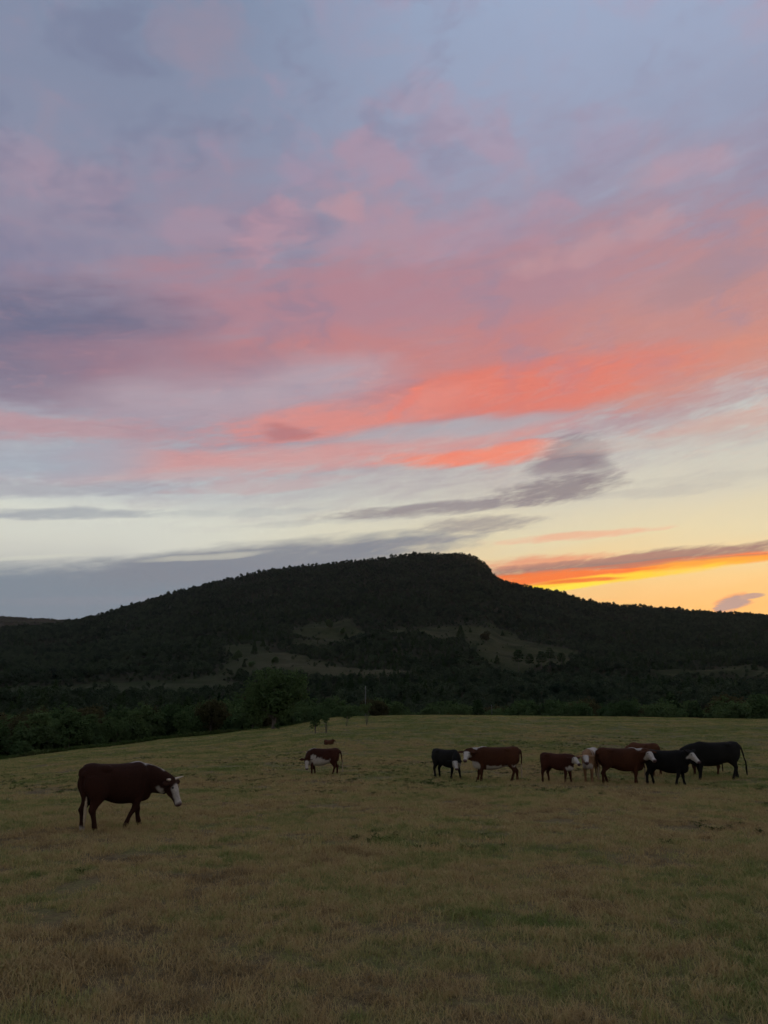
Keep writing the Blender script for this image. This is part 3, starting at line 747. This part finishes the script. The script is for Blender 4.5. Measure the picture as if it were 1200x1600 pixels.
def n3(P, s, seed):
    return fbm(P[:, 0] * s + P[:, 1] * s * .7, P[:, 2] * s + P[:, 1] * s * .9, 3, seed)

RED, DARKRED, BLACK, BROWN, WHITE, BUFF = (.052, .0180, .0068), (.030, .0105, .0050), (.0085, .0078, .006), (.080, .030, .012), (.40, .355, .30), (.36, .28, .18)
def cow(name, label, group, x, y, heading, size, poll, face, coat=RED, steps=(0, 0, 0, 0), white=('face', 'crest', 'brisket', 'belly', 'switch'), legs=1.0, girth=1.0, length=1.0,
        horns=False, tail=(0, 0), lying=False, seed=1, nose=(.10, .06, .055), ear_up=0.0):
    """poll: where the top of the head is (cow's own axes, for size 1); face: the way the nose points, in the world"""
    h = math.radians(heading); fw = np.array([math.cos(h), math.sin(h), 0]); lf = np.array([-math.sin(h), math.cos(h), 0])
    face = vn(np.asarray(face, float)); fd = vn(np.array([face @ fw, face @ lf, face[2]]))
    L = []   # (tag, loft)
    dz = (legs - 1) * .62 if not lying else -.50
    def B(xc, zc, a, bu, bd): return ((xc * length, 0, zc + dz), YA, ZA, a * girth, bu * (.5 + .5 * girth), bd * girth)
    L.append(('body', loft([B(-.875, 1.08, .05, .08, .14), B(-.83, 1.03, .17, .245, .30), B(-.66, .98, .255, .335, .36), B(-.50, .96, .275, .335, .36), B(-.30, .94, .262, .345, .365), B(-.05, .90, .312, .375, .405),
                            B(.22, .885, .305, .40, .41), B(.46, .89, .25, .42, .40), B(.64, .875, .205, .36, .38), B(.76, .83, .135, .25, .29), B(.82, .79, .06, .12, .15)], 20, 2.35)))
    poll = np.array(poll, float)
    if not lying:   # hip bones, pin bones, shoulder blades
        for sd in (1, -1):
            def E(c, r, u, a, b1, b2): L.append(('body', loft([(np.array(c) - u * b2 * 1.0, r, np.cross(u, r), a * .2, b1 * .2, b1 * .2), (np.array(c) - u * b2 * .6, r, np.cross(u, r), a * .8, b1 * .8, b1 * .8), (c, r, np.cross(u, r), a, b1, b1), (np.array(c) + u * b2 * .6, r, np.cross(u, r), a * .8, b1 * .8, b1 * .8), (np.array(c) + u * b2, r, np.cross(u, r), a * .2, b1 * .2, b1 * .2)], 10, 2)))
            E((-.44 * length, sd * .15 * girth, 1.17 + dz), XA, YA, .17, .10, .10)
            E((-.83 * length, sd * .085 * girth, 1.10 + dz), YA, XA, .07, .09, .08)
            E((.50 * length, sd * .165 * girth, .92 + dz), XA, ZA, .15, .09, .30)
            E((-.58 * length, sd * .195 * girth, .86 + dz), XA, ZA, .20, .105, .28)
    right = vn(np.cross(fd, ZA)) if abs(fd[2]) < .992 else vn(np.cross(fd, XA))
    if abs(fd[2]) > .55:   # steep head: keep the brow towards where the neck comes from
        pass
    up = vn(np.cross(right, fd))
    n0 = np.array([.42 * length, 0, 1.00 + dz]); n1 = np.array([.74 * length, 0, 1.04 + dz]) 
    n3_ = poll - up * .05 + fd * .05
    dirn = vn(n3_ - n0); n2 = n3_ - vn(dirn * .7 + fd * .3) * .22
    secs = []
    for k in range(6):
        q = k / 5
        c = (1-q)**3 * n0 + 3*(1-q)**2*q * n1 + 3*(1-q)*q*q * n2 + q**3 * n3_
        tg = vn(3*(1-q)**2 * (n1-n0) + 6*(1-q)*q * (n2-n1) + 3*q*q * (n3_-n2))
        r_ = vn(np.cross(tg, ZA)); r_ = vn(r_ * (1 - q) + right * q) if r_ @ right > -.2 else r_
        u_ = vn(np.cross(r_, tg))
        secs.append((c, r_, u_, (.21 * (1-q) + .125 * q) * girth, .27 * (1-q) + .14 * q, .38 * (1-q) + .25 * q))
    L.append(('neck', loft(secs, 16, 2.1)))
    def Hs(t_, a, bu, bd): return (poll + fd * t_ - up * .03, right, up, a, bu, bd)
    L.append(('head', loft([Hs(-.07, .05, .04, .06), Hs(-.02, .10, .075, .10), Hs(.06, .118, .085, .13), Hs(.14, .120, .085, .165), Hs(.22, .104, .08, .165), Hs(.31, .078, .066, .12), Hs(.40, .068, .055, .092),
                            Hs(.465, .078, .056, .088), Hs(.51, .070, .045, .072), Hs(.53, .035, .022, .035)], 16, 2.3)))
    for sd in (-1, 1):
        e0 = poll + fd * .045 + right * sd * .09 - up * .02; ed = vn(right * sd * .95 - fd * .12 + ZA * (-.12 + ear_up)); eu = vn(np.cross(ed, fd)); er = vn(np.cross(ed, eu))
        L.append(('ear', loft([(e0, er, eu, .03, .024, .024), (e0 + ed * .07, er, eu, .06, .024, .024), (e0 + ed * .17, er, eu, .068, .022, .022), (e0 + ed * .245, er, eu, .035, .018, .018), (e0 + ed * .27, er, eu, .012, .012, .012)], 12, 2)))
    gl = legs
    if not lying:
        for sd, st in ((1, steps[0]), (-1, steps[1])):
            Y = sd * .155 * girth
            J = [(.50, .92, .15, .085), (.49, .76, .118, .08), (.485, .60, .082, .062), (.50, .44, .058, .052), (.50, .385, .056, .05), (.492, .27, .038, .036), (.50, .14, .047, .043), (.515, .085, .042, .040), (.53, .05, .055, .050), (.54, 0.0, .066, .056)]
            L.append(('leg', loft([((x_ * length + st * smooth(1 - z_ / .8) + (.04 * abs(st) if .3 < z_ < .5 else 0), Y * (1 if z_ < .7 else .9), z_ * gl + (dz if z_ > .8 else dz * z_ / .8 if gl != 1 else 0) * 0), XA, YA, a_ * 1.18, b_ * 1.16, b_ * 1.16) for x_, z_, a_, b_ in J], 12, 2.1)))
        for sd, st in ((1, steps[2]), (-1, steps[3])):
            Y = sd * .165 * girth
            J = [(-.56, 1.06, .22, .085), (-.58, .90, .225, .10), (-.56, .75, .185, .098), (-.58, .63, .125, .08), (-.655, .53, .08, .06), (-.715, .445, .066, .048), (-.70, .37, .047, .042), (-.685, .26, .040, .037), (-.672, .145, .048, .044), (-.655, .085, .043, .041), (-.64, .05, .055, .050), (-.63, 0.0, .064, .055)]
            L.append(('leg', loft([((x_ * length + st * smooth(1 - z_ / .9), Y, z_ * gl), XA, YA, a_ * 1.18, b_ * 1.16, b_ * 1.16) for x_, z_, a_, b_ in J], 12, 2.1)))
    else:   # folded under the belly
        for sd in (1, -1):
            L.append(('leg', loft([((.45, sd * .2, .34), ZA, YA, .12, .09, .09), ((.62, sd * .22, .16), ZA, YA, .07, .06, .06), ((.74, sd * .2, .07), ZA, YA, .055, .05, .05), ((.6, sd * .24, .06), ZA, YA, .045, .045, .045), ((.42, sd * .25, .05), ZA, YA, .05, .05, .05)], 10, 2)))
            L.append(('leg', loft([((-.55, sd * .2, .38), ZA, YA, .24, .10, .10), ((-.35, sd * .3, .26), ZA, YA, .15, .09, .09), ((-.3, sd * .34, .10), ZA, YA, .08, .06, .06), ((-.5, sd * .33, .07), ZA, YA, .05, .05, .05), ((-.25, sd * .36, .05), ZA, YA, .045, .045, .045)], 10, 2)))
    tb = 1.22 + dz
    tx, ty = tail
    tp = [np.array([-.83 * length, 0, tb]), np.array([-.91 * length, 0, tb - .06]), np.array([-.935 * length + tx * .3, ty * .3, tb - .25]), np.array([-.92 * length + tx * .6, ty * .6, tb - .45]), np.array([-.90 * length + tx, ty, tb - .62])]
    if lying: tp = [tp[0], tp[1], np.array([-.95, .05, .3]), np.array([-.93, .12, .12]), np.array([-.85, .2, .07])]
    L.append(('tail', loft([(c, XA, YA, r_, r_, r_) for c, r_ in zip(tp, (.06, .045, .032, .027, .026))], 8, 2)))
    V = []; F = []; C = []; Rr = []; T = []
    for tg_, (v, f, c, r_) in L:
        o = len(V); V.extend(v); F.extend(tuple(i + o for i in q) for q in f); C.append(c); Rr.append(r_); T += [tg_] * len(c)
    tmp = mesh_obj('body', V, F)
    rm = tmp.modifiers.new('r', 'REMESH'); rm.mode = 'VOXEL'; rm.voxel_size = .017; rm.use_smooth_shade = True
    sm = tmp.modifiers.new('s', 'SMOOTH'); sm.factor = .5; sm.iterations = 5
    dg = bpy.context.evaluated_depsgraph_get(); dg.update()
    me = bpy.data.meshes.new_from_object(tmp.evaluated_get(dg)); bpy.data.objects.remove(tmp)
    me.name = 'body'
    me.materials.clear(); me.materials.append(m_hide); me.polygons.foreach_set('use_smooth', np.ones(len(me.polygons), bool))
    P = np.empty(len(me.vertices) * 3); me.vertices.foreach_get('co', P); P = P.reshape(-1, 3)
    # coat: white markings with ragged edges on a coloured hide
    C = np.concatenate(C); Rr = np.concatenate(Rr); T = np.array(T)
    own = np.empty(len(P), int)
    for s0 in range(0, len(P), 4000):
        q = P[s0:s0 + 4000]; own[s0:s0 + 4000] = np.argmin(np.linalg.norm(q[:, None] - C[None], axis=2) / Rr[None], axis=1)
    part = T[own]
    col = np.tile(np.array(coat, float), (len(P), 1)) * (1 + .35 * n3(P, 2.2, seed))[:, None]
    rag = .05 * n3(P, 9, seed + 3) + .03 * n3(P, 25, seed + 5)
    wm = np.zeros(len(P), bool)
    rel = P - poll; th = rel @ fd; tu = rel @ up; ts = rel @ right
    inhead = (np.abs(ts) < .16) & (th > -.1) & (th < .6) & (np.abs(tu) < .3)
    if 'face' in white: wm |= inhead & (part != 'ear') & (th + rag > -.03) & (part != 'body') & ((part == 'head') | (th > .1))
    if 'blaze' in white: wm |= inhead & (part == 'head') & ((tu + rag * .6 > -.045 + .10 * np.clip(th - .3, -1, 1) * -1.2) & (np.abs(ts) < .2)) & (th > -.06)
    if 'crest' in white:
        hi = P[:, 2] - C[own, 2] > .5 * Rr[own]; dp = np.linalg.norm(P - poll, axis=1)
        wm |= (part == 'neck') & hi & (np.abs(P[:, 1] - C[own, 1] + rag) < .075) & (dp > .24)
        wm |= (part == 'body') & (P[:, 0] > .30 * length) & (np.abs(P[:, 1] + rag) < .085) & (P[:, 2] > 1.15 + dz)
    if 'throat' in white: wm |= (part == 'neck') & (own >= 0) & (np.linalg.norm((P - (.42 * n0 + .58 * n3_ + np.array([0.0, -.08, -.26]))) * [1, .7, .8], axis=1) + rag < .13)
    if 'brisket' in white: wm |= (P[:, 0] > .5 * length) & (P[:, 2] < .74 + dz + rag * 2) & (P[:, 2] > .50 + dz) & (part != 'leg') & (np.abs(P[:, 1]) < .2)
    if 'belly' in white: wm |= (part == 'body') & (P[:, 2] < .64 + dz + rag * 1.6) & (P[:, 0] < .35)
    if 'flank' in white: wm |= (part == 'body') & (P[:, 2] < .80 + dz + .30 * np.clip(P[:, 0] + .15, -.3, .6) + rag * 3.5) & (P[:, 0] > -.42)
    if 'neck' in white: wm |= (part == 'neck') & (n3(P, 4, seed + 9) > -.25) & (own >= 0)
    if 'socks' in white: wm |= (part == 'leg') & (P[:, 2] < .20 + rag) & (P[:, 2] > .06)
    if 'hindsock' in white: wm |= (part == 'leg') & (P[:, 0] < 0) & (P[:, 1] > 0) & (P[:, 2] < .17 + rag) & (P[:, 2] > .06)
    if 'back' in white: wm |= (part == 'body') & (P[:, 2] > 1.08 + rag * 2) 
    wcol = np.array(WHITE) * (1 + .18 * n3(P, 12, seed + 8))[:, None]
    col[wm] = wcol[wm]
    if 'swirl' in white:
        k = (n3(P, 3, seed + 12) > .12) & (part != 'leg'); col[k] = np.array(WHITE) * .8
    hoof = (part == 'leg') & (P[:, 2] < .055) & (not lying); col[hoof] = (.03, .025, .02)
    mz = inhead & (part == 'head') & (th > .475); col[mz] = nose
    for sd in (-1, 1):
        nn = np.linalg.norm(rel - (fd * .505 + right * sd * .036 - up * .02), axis=1) < .022; col[nn] = (.01, .008, .008)
    ed_ = np.empty(len(me.edges) * 2, np.int32); me.edges.foreach_get('vertices', ed_); ed_ = ed_.reshape(-1, 2)
    deg = np.bincount(ed_.ravel(), minlength=len(P))[:, None] + 1.0
    for _ in range(2):   # hair blurs the edge of a marking
        acc = col.copy(); np.add.at(acc, ed_[:, 0], col[ed_[:, 1]]); np.add.at(acc, ed_[:, 1], col[ed_[:, 0]]); col = acc / deg
    at_ = me.color_attributes.new('coat', 'FLOAT_COLOR', 'POINT')
    at_.data.foreach_set('color', np.concatenate([np.clip(col, .004, 1), np.ones((len(P), 1))], 1).astype(np.float32).ravel())
    e = empty(name, (x, y, float(ground_z(x, y)) - .05), h, size)
    tag(e, label, 'calf' if name == 'calf' else 'cow', group)
    o = bpy.data.objects.new('body', me); COL.objects.link(o); o.parent = e
    for sd in (-1, 1):
        q = bmesh.new(); bmesh.ops.create_uvsphere(q, u_segments=10, v_segments=8, radius=.021)
        em = bpy.data.meshes.new('eye'); q.to_mesh(em); q.free(); em.materials.append(m_eye)
        eo = bpy.data.objects.new('eye', em); COL.objects.link(eo); eo.parent = e; eo.location = poll + fd * .165 + right * sd * .103 + up * .012
    te = tp[-1]
    sw = BUFF if 'switch' in white else tuple(np.array(coat) * .5)
    dn = np.array([0.0, 0, -1]) if not lying else vn(np.array([.6, .4, -.05]))
    ll = .42 if not lying else .2
    v, f, _, _ = loft([(te - dn * .10, XA, YA, .008, .008, .008), (te - dn * .02, XA, YA, .024, .023, .023), (te + dn * .08, XA, YA, .026, .024, .024), (te + dn * .2, XA, YA, .030, .027, .027), (te + dn * (ll - .06), XA, YA, .022, .019, .019), (te + dn * ll, XA, YA, .008, .008, .008)], 10, 2)
    v = np.array(v); v += (rng.random(v.shape) - .5) * .010
    so = mesh_obj('tail_switch', v, f, [m_hide], e)
    a2 = so.data.color_attributes.new('coat', 'FLOAT_COLOR', 'POINT'); a2.data.foreach_set('color', np.tile(np.array([*sw, 1], np.float32), (len(v), 1)).ravel())
    if horns:
        for sd in (-1, 1):
            p0 = poll + right * sd * .07 - fd * .01; w = vn(right * sd)
            path = [p0, p0 + w * .07 + up * .005, p0 + w * .14 + up * .02, p0 + w * .21 + up * .05, p0 + w * .26 + up * .09]
            v, f = tube(path, [.027, .025, .021, .014, .004], 9); mesh_obj('horn', v, f, [m_horn], e)
    return e

G = 'cattle grazing in the pasture'
cow('cow', 'horned dark red cow with white blaze walking alone at the left', G, -5.05, 15.43, 44, .97, (.97, -.34, .92), (.42, -.10, -.90), DARKRED, (.14, -.30, -.02, .10), ('blaze', 'crest', 'throat', 'switch', 'hindsock'), length=.85, girth=.93, horns=True, tail=(.10, -.10), seed=11)
cow('cow', 'small red cow with white belly, its head turned down, alone left of centre', G, -2.45, 31.96, 180, .82, (.72, .30, .84), (.05, -.28, -.95), (.040, .012, .006), (.02, -.12, .10, -.10), ('blaze', 'flank', 'switch', 'crest'), length=.94, tail=(-.14, .0), seed=21)
cow('calf', 'brown calf lying in the grass behind the small red cow', G, -3.46, 50.43, -48, .50, (.80, -.05, .86), (.75, -.55, -.3), (.075, .028, .012), white=(), lying=True, seed=31)
cow('calf', 'black calf with white face beside the big red cow with the white face', G, 2.33, 29.71, -52, .84, (.80, -.30, .90), (.12, -.72, -.66), BLACK, (.20, -.10, .0, .05), ('face', 'switch', 'brisket'), legs=1.03, girth=.92, seed=41)
cow('cow', 'red cow facing left with white face, next to the black white-faced calf', G, 3.94, 28.53, 180, .96, (1.04, .10, 1.16), (-.25, -.70, -.62), RED, (.05, .14, .14, -.14), ('face', 'crest', 'brisket', 'belly', 'switch'), length=1.03, tail=(-.02, .05), seed=51)
cow('calf', 'red calf with white face, standing alone between the two groups', G, 6.12, 28.4, -44, .81, (.88, -.14, 1.20), (.28, -.78, -.52), (.044, .0135, .0065), (.10, -.05, .06, -.10), ('face', 'brisket'), legs=1.06, girth=.84, length=.92, seed=61)
cow('calf', 'tan and white calf facing the camera, left of the tight group', G, 7.42, 28.95, -116, .93, (.95, .02, 1.12), (-.12, -.85, -.5), (.23, .125, .060), (.04, -.06, .05, -.05), ('face', 'back', 'brisket'), legs=1.05, girth=.86, seed=71)
cow('cow', 'red cow facing right in front, white face turned to the camera', G, 8.40, 28.52, -4, .98, (.86, -.44, 1.22), (.20, -.75, -.62), RED, (.05, -.06, .12, -.08), ('face', 'crest', 'switch'), length=.95, tail=(.02, 0), seed=81)
cow('cow', 'brown cow at the back of the tight group, only its back showing', G, 10.22, 31.8, 122, .96, (1.10, .05, .70), (-.6, .1, -.79), BROWN, (.0, .1, .0, -.1), ('face',), length=.92, seed=91)
cow('cow', 'black cow with white face nearest the camera in the tight group', G, 9.88, 28.15, -30, .95, (.84, -.06, 1.26), (.42, -.62, -.68), BLACK, (.08, -.16, .04, -.12), ('face', 'switch'), length=.90, ear_up=.5, seed=101)
cow('cow', 'biggest black cow, facing left at the right end of the group', G, 12.26, 29.91, 184, 1.07, (1.16, .08, 1.02), (-.55, -.30, -.78), (.012, .0105, .008), (.10, -.05, .16, -.16), ('none',), length=1.06, tail=(-.12, .1), seed=111)
cow('calf', 'red calf mostly hidden behind the biggest black cow', G, 12.5, 31.5, 182, .80, (.74, 0, 1.32), (-.8, .1, -.4), RED, (.05, -.05, .1, -.05), ('face', 'crest'), legs=1.05, girth=.85, seed=121)

# ---------------------------------------------------------------- grass and weeds
def blade_mat(name, dry, green):
    m, t, b = new_mat(name)
    oi = t.n.new('ShaderNodeObjectInfo').outputs['Random']
    pos = t.n.new('ShaderNodeNewGeometry').outputs['Position']
    f = t.math('ADD', patchy(t, pos), t.math('MULTIPLY', t.math('SUBTRACT', oi, .5), .16))
    far_ = t.step(t.sep(pos)[1], 12, 66, 0, .10)
    c = t.ramp(t.math('ADD', f, far_), [(.30, dry[0]), (.46, dry[1]), (.55, green[0]), (.68, green[1])])
    df = t.n.new('ShaderNodeBsdfDiffuse'); tr = t.n.new('ShaderNodeBsdfTranslucent'); mx = t.n.new('ShaderNodeMixShader')
    t.put(df.inputs[0], c); t.put(tr.inputs[0], c); mx.inputs[0].default_value = .3
    t.l.new(df.outputs[0], mx.inputs[1]); t.l.new(tr.outputs[0], mx.inputs[2])
    t.l.new(mx.outputs[0], t.n.get('Material Output').inputs[0]); t.n.remove(b)
    return m
m_grass = blade_mat('grass_blades', ((.26, .180, .082, 1), (.47, .345, .155, 1)), ((.35, .305, .116, 1), (.165, .205, .058, 1)))
m_weed = blade_mat('weed_leaves', ((.080, .085, .030, 1), (.085, .095, .034, 1)), ((.075, .100, .030, 1), (.065, .100, .028, 1)))
def tuft(seed, n, rad, h, w, lean=.6):
    rg = np.random.default_rng(seed); V = []; F = []
    for k in range(n):
        a = rg.random() * 6.283; r0 = rad * math.sqrt(rg.random()); p = np.array([r0 * math.cos(a), r0 * math.sin(a), -.01])
        b_ = rg.random() * 6.283; out = np.array([math.cos(b_), math.sin(b_), 0]); sd = np.array([-out[1], out[0], 0]); hh = h * rg.uniform(.35, 1.0); ln = lean * rg.uniform(.2, 1.3) * hh
        m = p + [0, 0, hh * .6] + out * ln * .35; tip = p + [0, 0, hh * rg.uniform(.75, 1)] + out * ln
        o = len(V); V += [p - sd * w, p + sd * w, m + sd * w * .7, m - sd * w * .7, tip]; F += [(o, o+1, o+2, o+3), (o+3, o+2, o+4)]
    return mesh_obj('tuft', V, F, [m_grass], smooth_=False, link=False).data
src = source('grass_tuft', [tuft(500 + k, 70, .17, .055 + .014 * k, .003, 1.3) for k in range(4)] + [tuft(510 + k, 60, .34, .09, .006, 1.2) for k in range(3)] + [tuft(520 + k, 40, .10, .20, .0028, .6) for k in range(2)] + [tuft(530 + k, 14, .22, .34, .0022, .35) for k in range(2)])
def field_pts(r0, r1, spread, dens, seed):
    rg = np.random.default_rng(seed); A = math.radians(spread)
    n = int(A * (r1 * r1 - r0 * r0) * dens)
    r = np.sqrt(rg.uniform(r0 * r0, r1 * r1, n)); a = rg.uniform(-A, A, n)
    return r * np.sin(a), r * np.cos(a), rg
X = []; Y = []; S = []; I = []
for r0, r1, sp, de, ids, s0, s1 in ((2.2, 12, 50, 75, (0, 4), .7, 1.25), (12, 26, 38, 34, (0, 4), .9, 1.5), (26, 50, 36, 11, (4, 7), .75, 1.3), (50, 122, 36, 3.6, (4, 7), .9, 1.7), (3, 60, 38, 3.0, (7, 9), .5, 1.1), (3, 40, 38, 1.6, (9, 11), .6, 1.0)):
    x, y, rg = field_pts(r0, r1, sp, de, int(r1 * 10 + de))
    k = fbm(x / 1.3, y / 1.3, 3, 81) + rg.random(len(x)) * .9 > .0
    if ids[0] == 7: k &= fbm(x / 4, y / 4, 3, 83) > .02
    if ids[0] == 9: k &= fbm(x / 6, y / 6, 3, 87) > .1
    if ids[0] < 7: k &= fbm(x / .9, y / .9, 2, 89) + .6 * fbm(x / 4, y / 4, 2, 90) < .55
    x, y = x[k], y[k]
    k = np.hypot(x, y) < np.interp(np.degrees(np.arctan2(x, y)), [-40, -26, -20, -14, -9, -6, 0, 40], [92, 96, 104, 114, 122, 122, 122, 122]); x, y = x[k], y[k]
    X.append(x); Y.append(y); S.append(rg.uniform(s0, s1, len(x)) * (1 + .3 * fbm(x / 3, y / 3, 2, 85))); I.append(rg.integers(ids[0], ids[1], len(x)))
rg = np.random.default_rng(333)   # ranker grass the cattle stand in
for o in [o for o in COL.objects if o.get('category') in ('cow', 'calf')]:
    k = 70; X.append(o.location.x + rg.normal(size=k) * .55); Y.append(o.location.y + rg.normal(size=k) * .45 - .1); S.append(rg.uniform(.45, .95, k)); I.append(rg.integers(7, 9, k))
X, Y, S, I = map(np.concatenate, (X, Y, S, I))
tag(scatter('grass', np.stack([X, Y, ground_z(X, Y)], 1), S, I, rng.random(len(X)) * 6.28, src), 'short dry brown and green grass covering the pasture', 'grass', kind='stuff')
def weed(seed):
    rg = np.random.default_rng(seed); V = []; F = []
    for k in range(46):
        a = rg.random() * 6.283; hh = rg.uniform(.05, .26); out = np.array([math.cos(a), math.sin(a), 0]); sd = np.array([-out[1], out[0], 0]); r0 = rg.random() * .16
        p = out * r0 + [0, 0, hh * .4]; ln = rg.uniform(.05, .10); up_ = np.array([0, 0, rg.uniform(.1, .9)])
        m = p + (out + up_) * ln * .5; tip = p + (out * 1.1 + up_ * .7) * ln; w = ln * .26
        o = len(V); V += [p, m + sd * w, tip, m - sd * w]; F += [(o, o+1, o+2, o+3)]
        o = len(V); V += [out * r0 * .4 - sd * .003, out * r0 * .4 + sd * .003, p]; F += [(o, o+1, o+2)]
    return mesh_obj('weed', V, F, [m_weed], smooth_=False, link=False).data
wsrc = source('weed_plant', [weed(540 + k) for k in range(4)])
x, y, rg = field_pts(4, 60, 37, 5.0, 777)
k = (fbm(x / 7, y / 7, 3, 91) > .12) & (fbm(x / 1.5, y / 1.5, 2, 93) > -.1); x, y = x[k], y[k]
xs = np.concatenate([x, 12.6 + rg.normal(size=40) * .8, 2.0 + rg.normal(size=26) * .7]); ys = np.concatenate([y, 26.5 + rg.normal(size=40) * .7, 27.6 + rg.normal(size=26) * .6])
tag(scatter('weeds', np.stack([xs, ys, ground_z(xs, ys)], 1), rg.uniform(.2, .62, len(xs)), rg.integers(0, 4, len(xs)), rg.random(len(xs)) * 6.28, wsrc), 'low dark green weeds scattered in patches over the pasture', 'weeds', kind='stuff')
# rank growth where the mown pasture meets the trees
rg = np.random.default_rng(900); a = rg.uniform(-38, 2, 1500)
r = np.interp(a, [-40, -26, -20, -14, -9, -6, 0, 40], [91, 94, 102, 113, 123, 134, 140, 140]) + rg.normal(size=1500) * 1.6
x, y = r * np.sin(np.radians(a)), r * np.cos(np.radians(a))
tag(scatter('brush', np.stack([x, y, ground_z(x, y)], 1), rg.uniform(1.2, 4.2, 1500) * (1 + .5 * fbm(x / 5, y / 5, 2, 95)), rg.integers(0, 4, 1500), rg.random(1500) * 6.28, wsrc), 'strip of tall brush along the left edge of the pasture', 'brush', kind='stuff')

# ---------------------------------------------------------------- evening air
bx, z0, z1 = 9300.0, -60.0, 520.0
hv = [(sx * bx, sy * bx, z) for z in (z0, z1) for sx, sy in ((-1, -1), (1, -1), (1, 1), (-1, 1))]
hf = [(3, 2, 1, 0), (4, 5, 6, 7), (0, 1, 5, 4), (1, 2, 6, 5), (2, 3, 7, 6), (3, 0, 4, 7)]
m_haze = bpy.data.materials.new('haze'); m_haze.use_nodes = True
ht = m_haze.node_tree; ht.nodes.clear()
ho = ht.nodes.new('ShaderNodeOutputMaterial'); hp = ht.nodes.new('ShaderNodeVolumePrincipled')
hp.inputs['Color'].default_value = (.86, .88, .92, 1); hp.inputs['Density'].default_value = 2.4e-5; hp.inputs['Anisotropy'].default_value = .7
ht.links.new(hp.outputs[0], ho.inputs['Volume'])
tag(mesh_obj('haze', hv, hf, [m_haze], smooth_=False), kind='stuff')
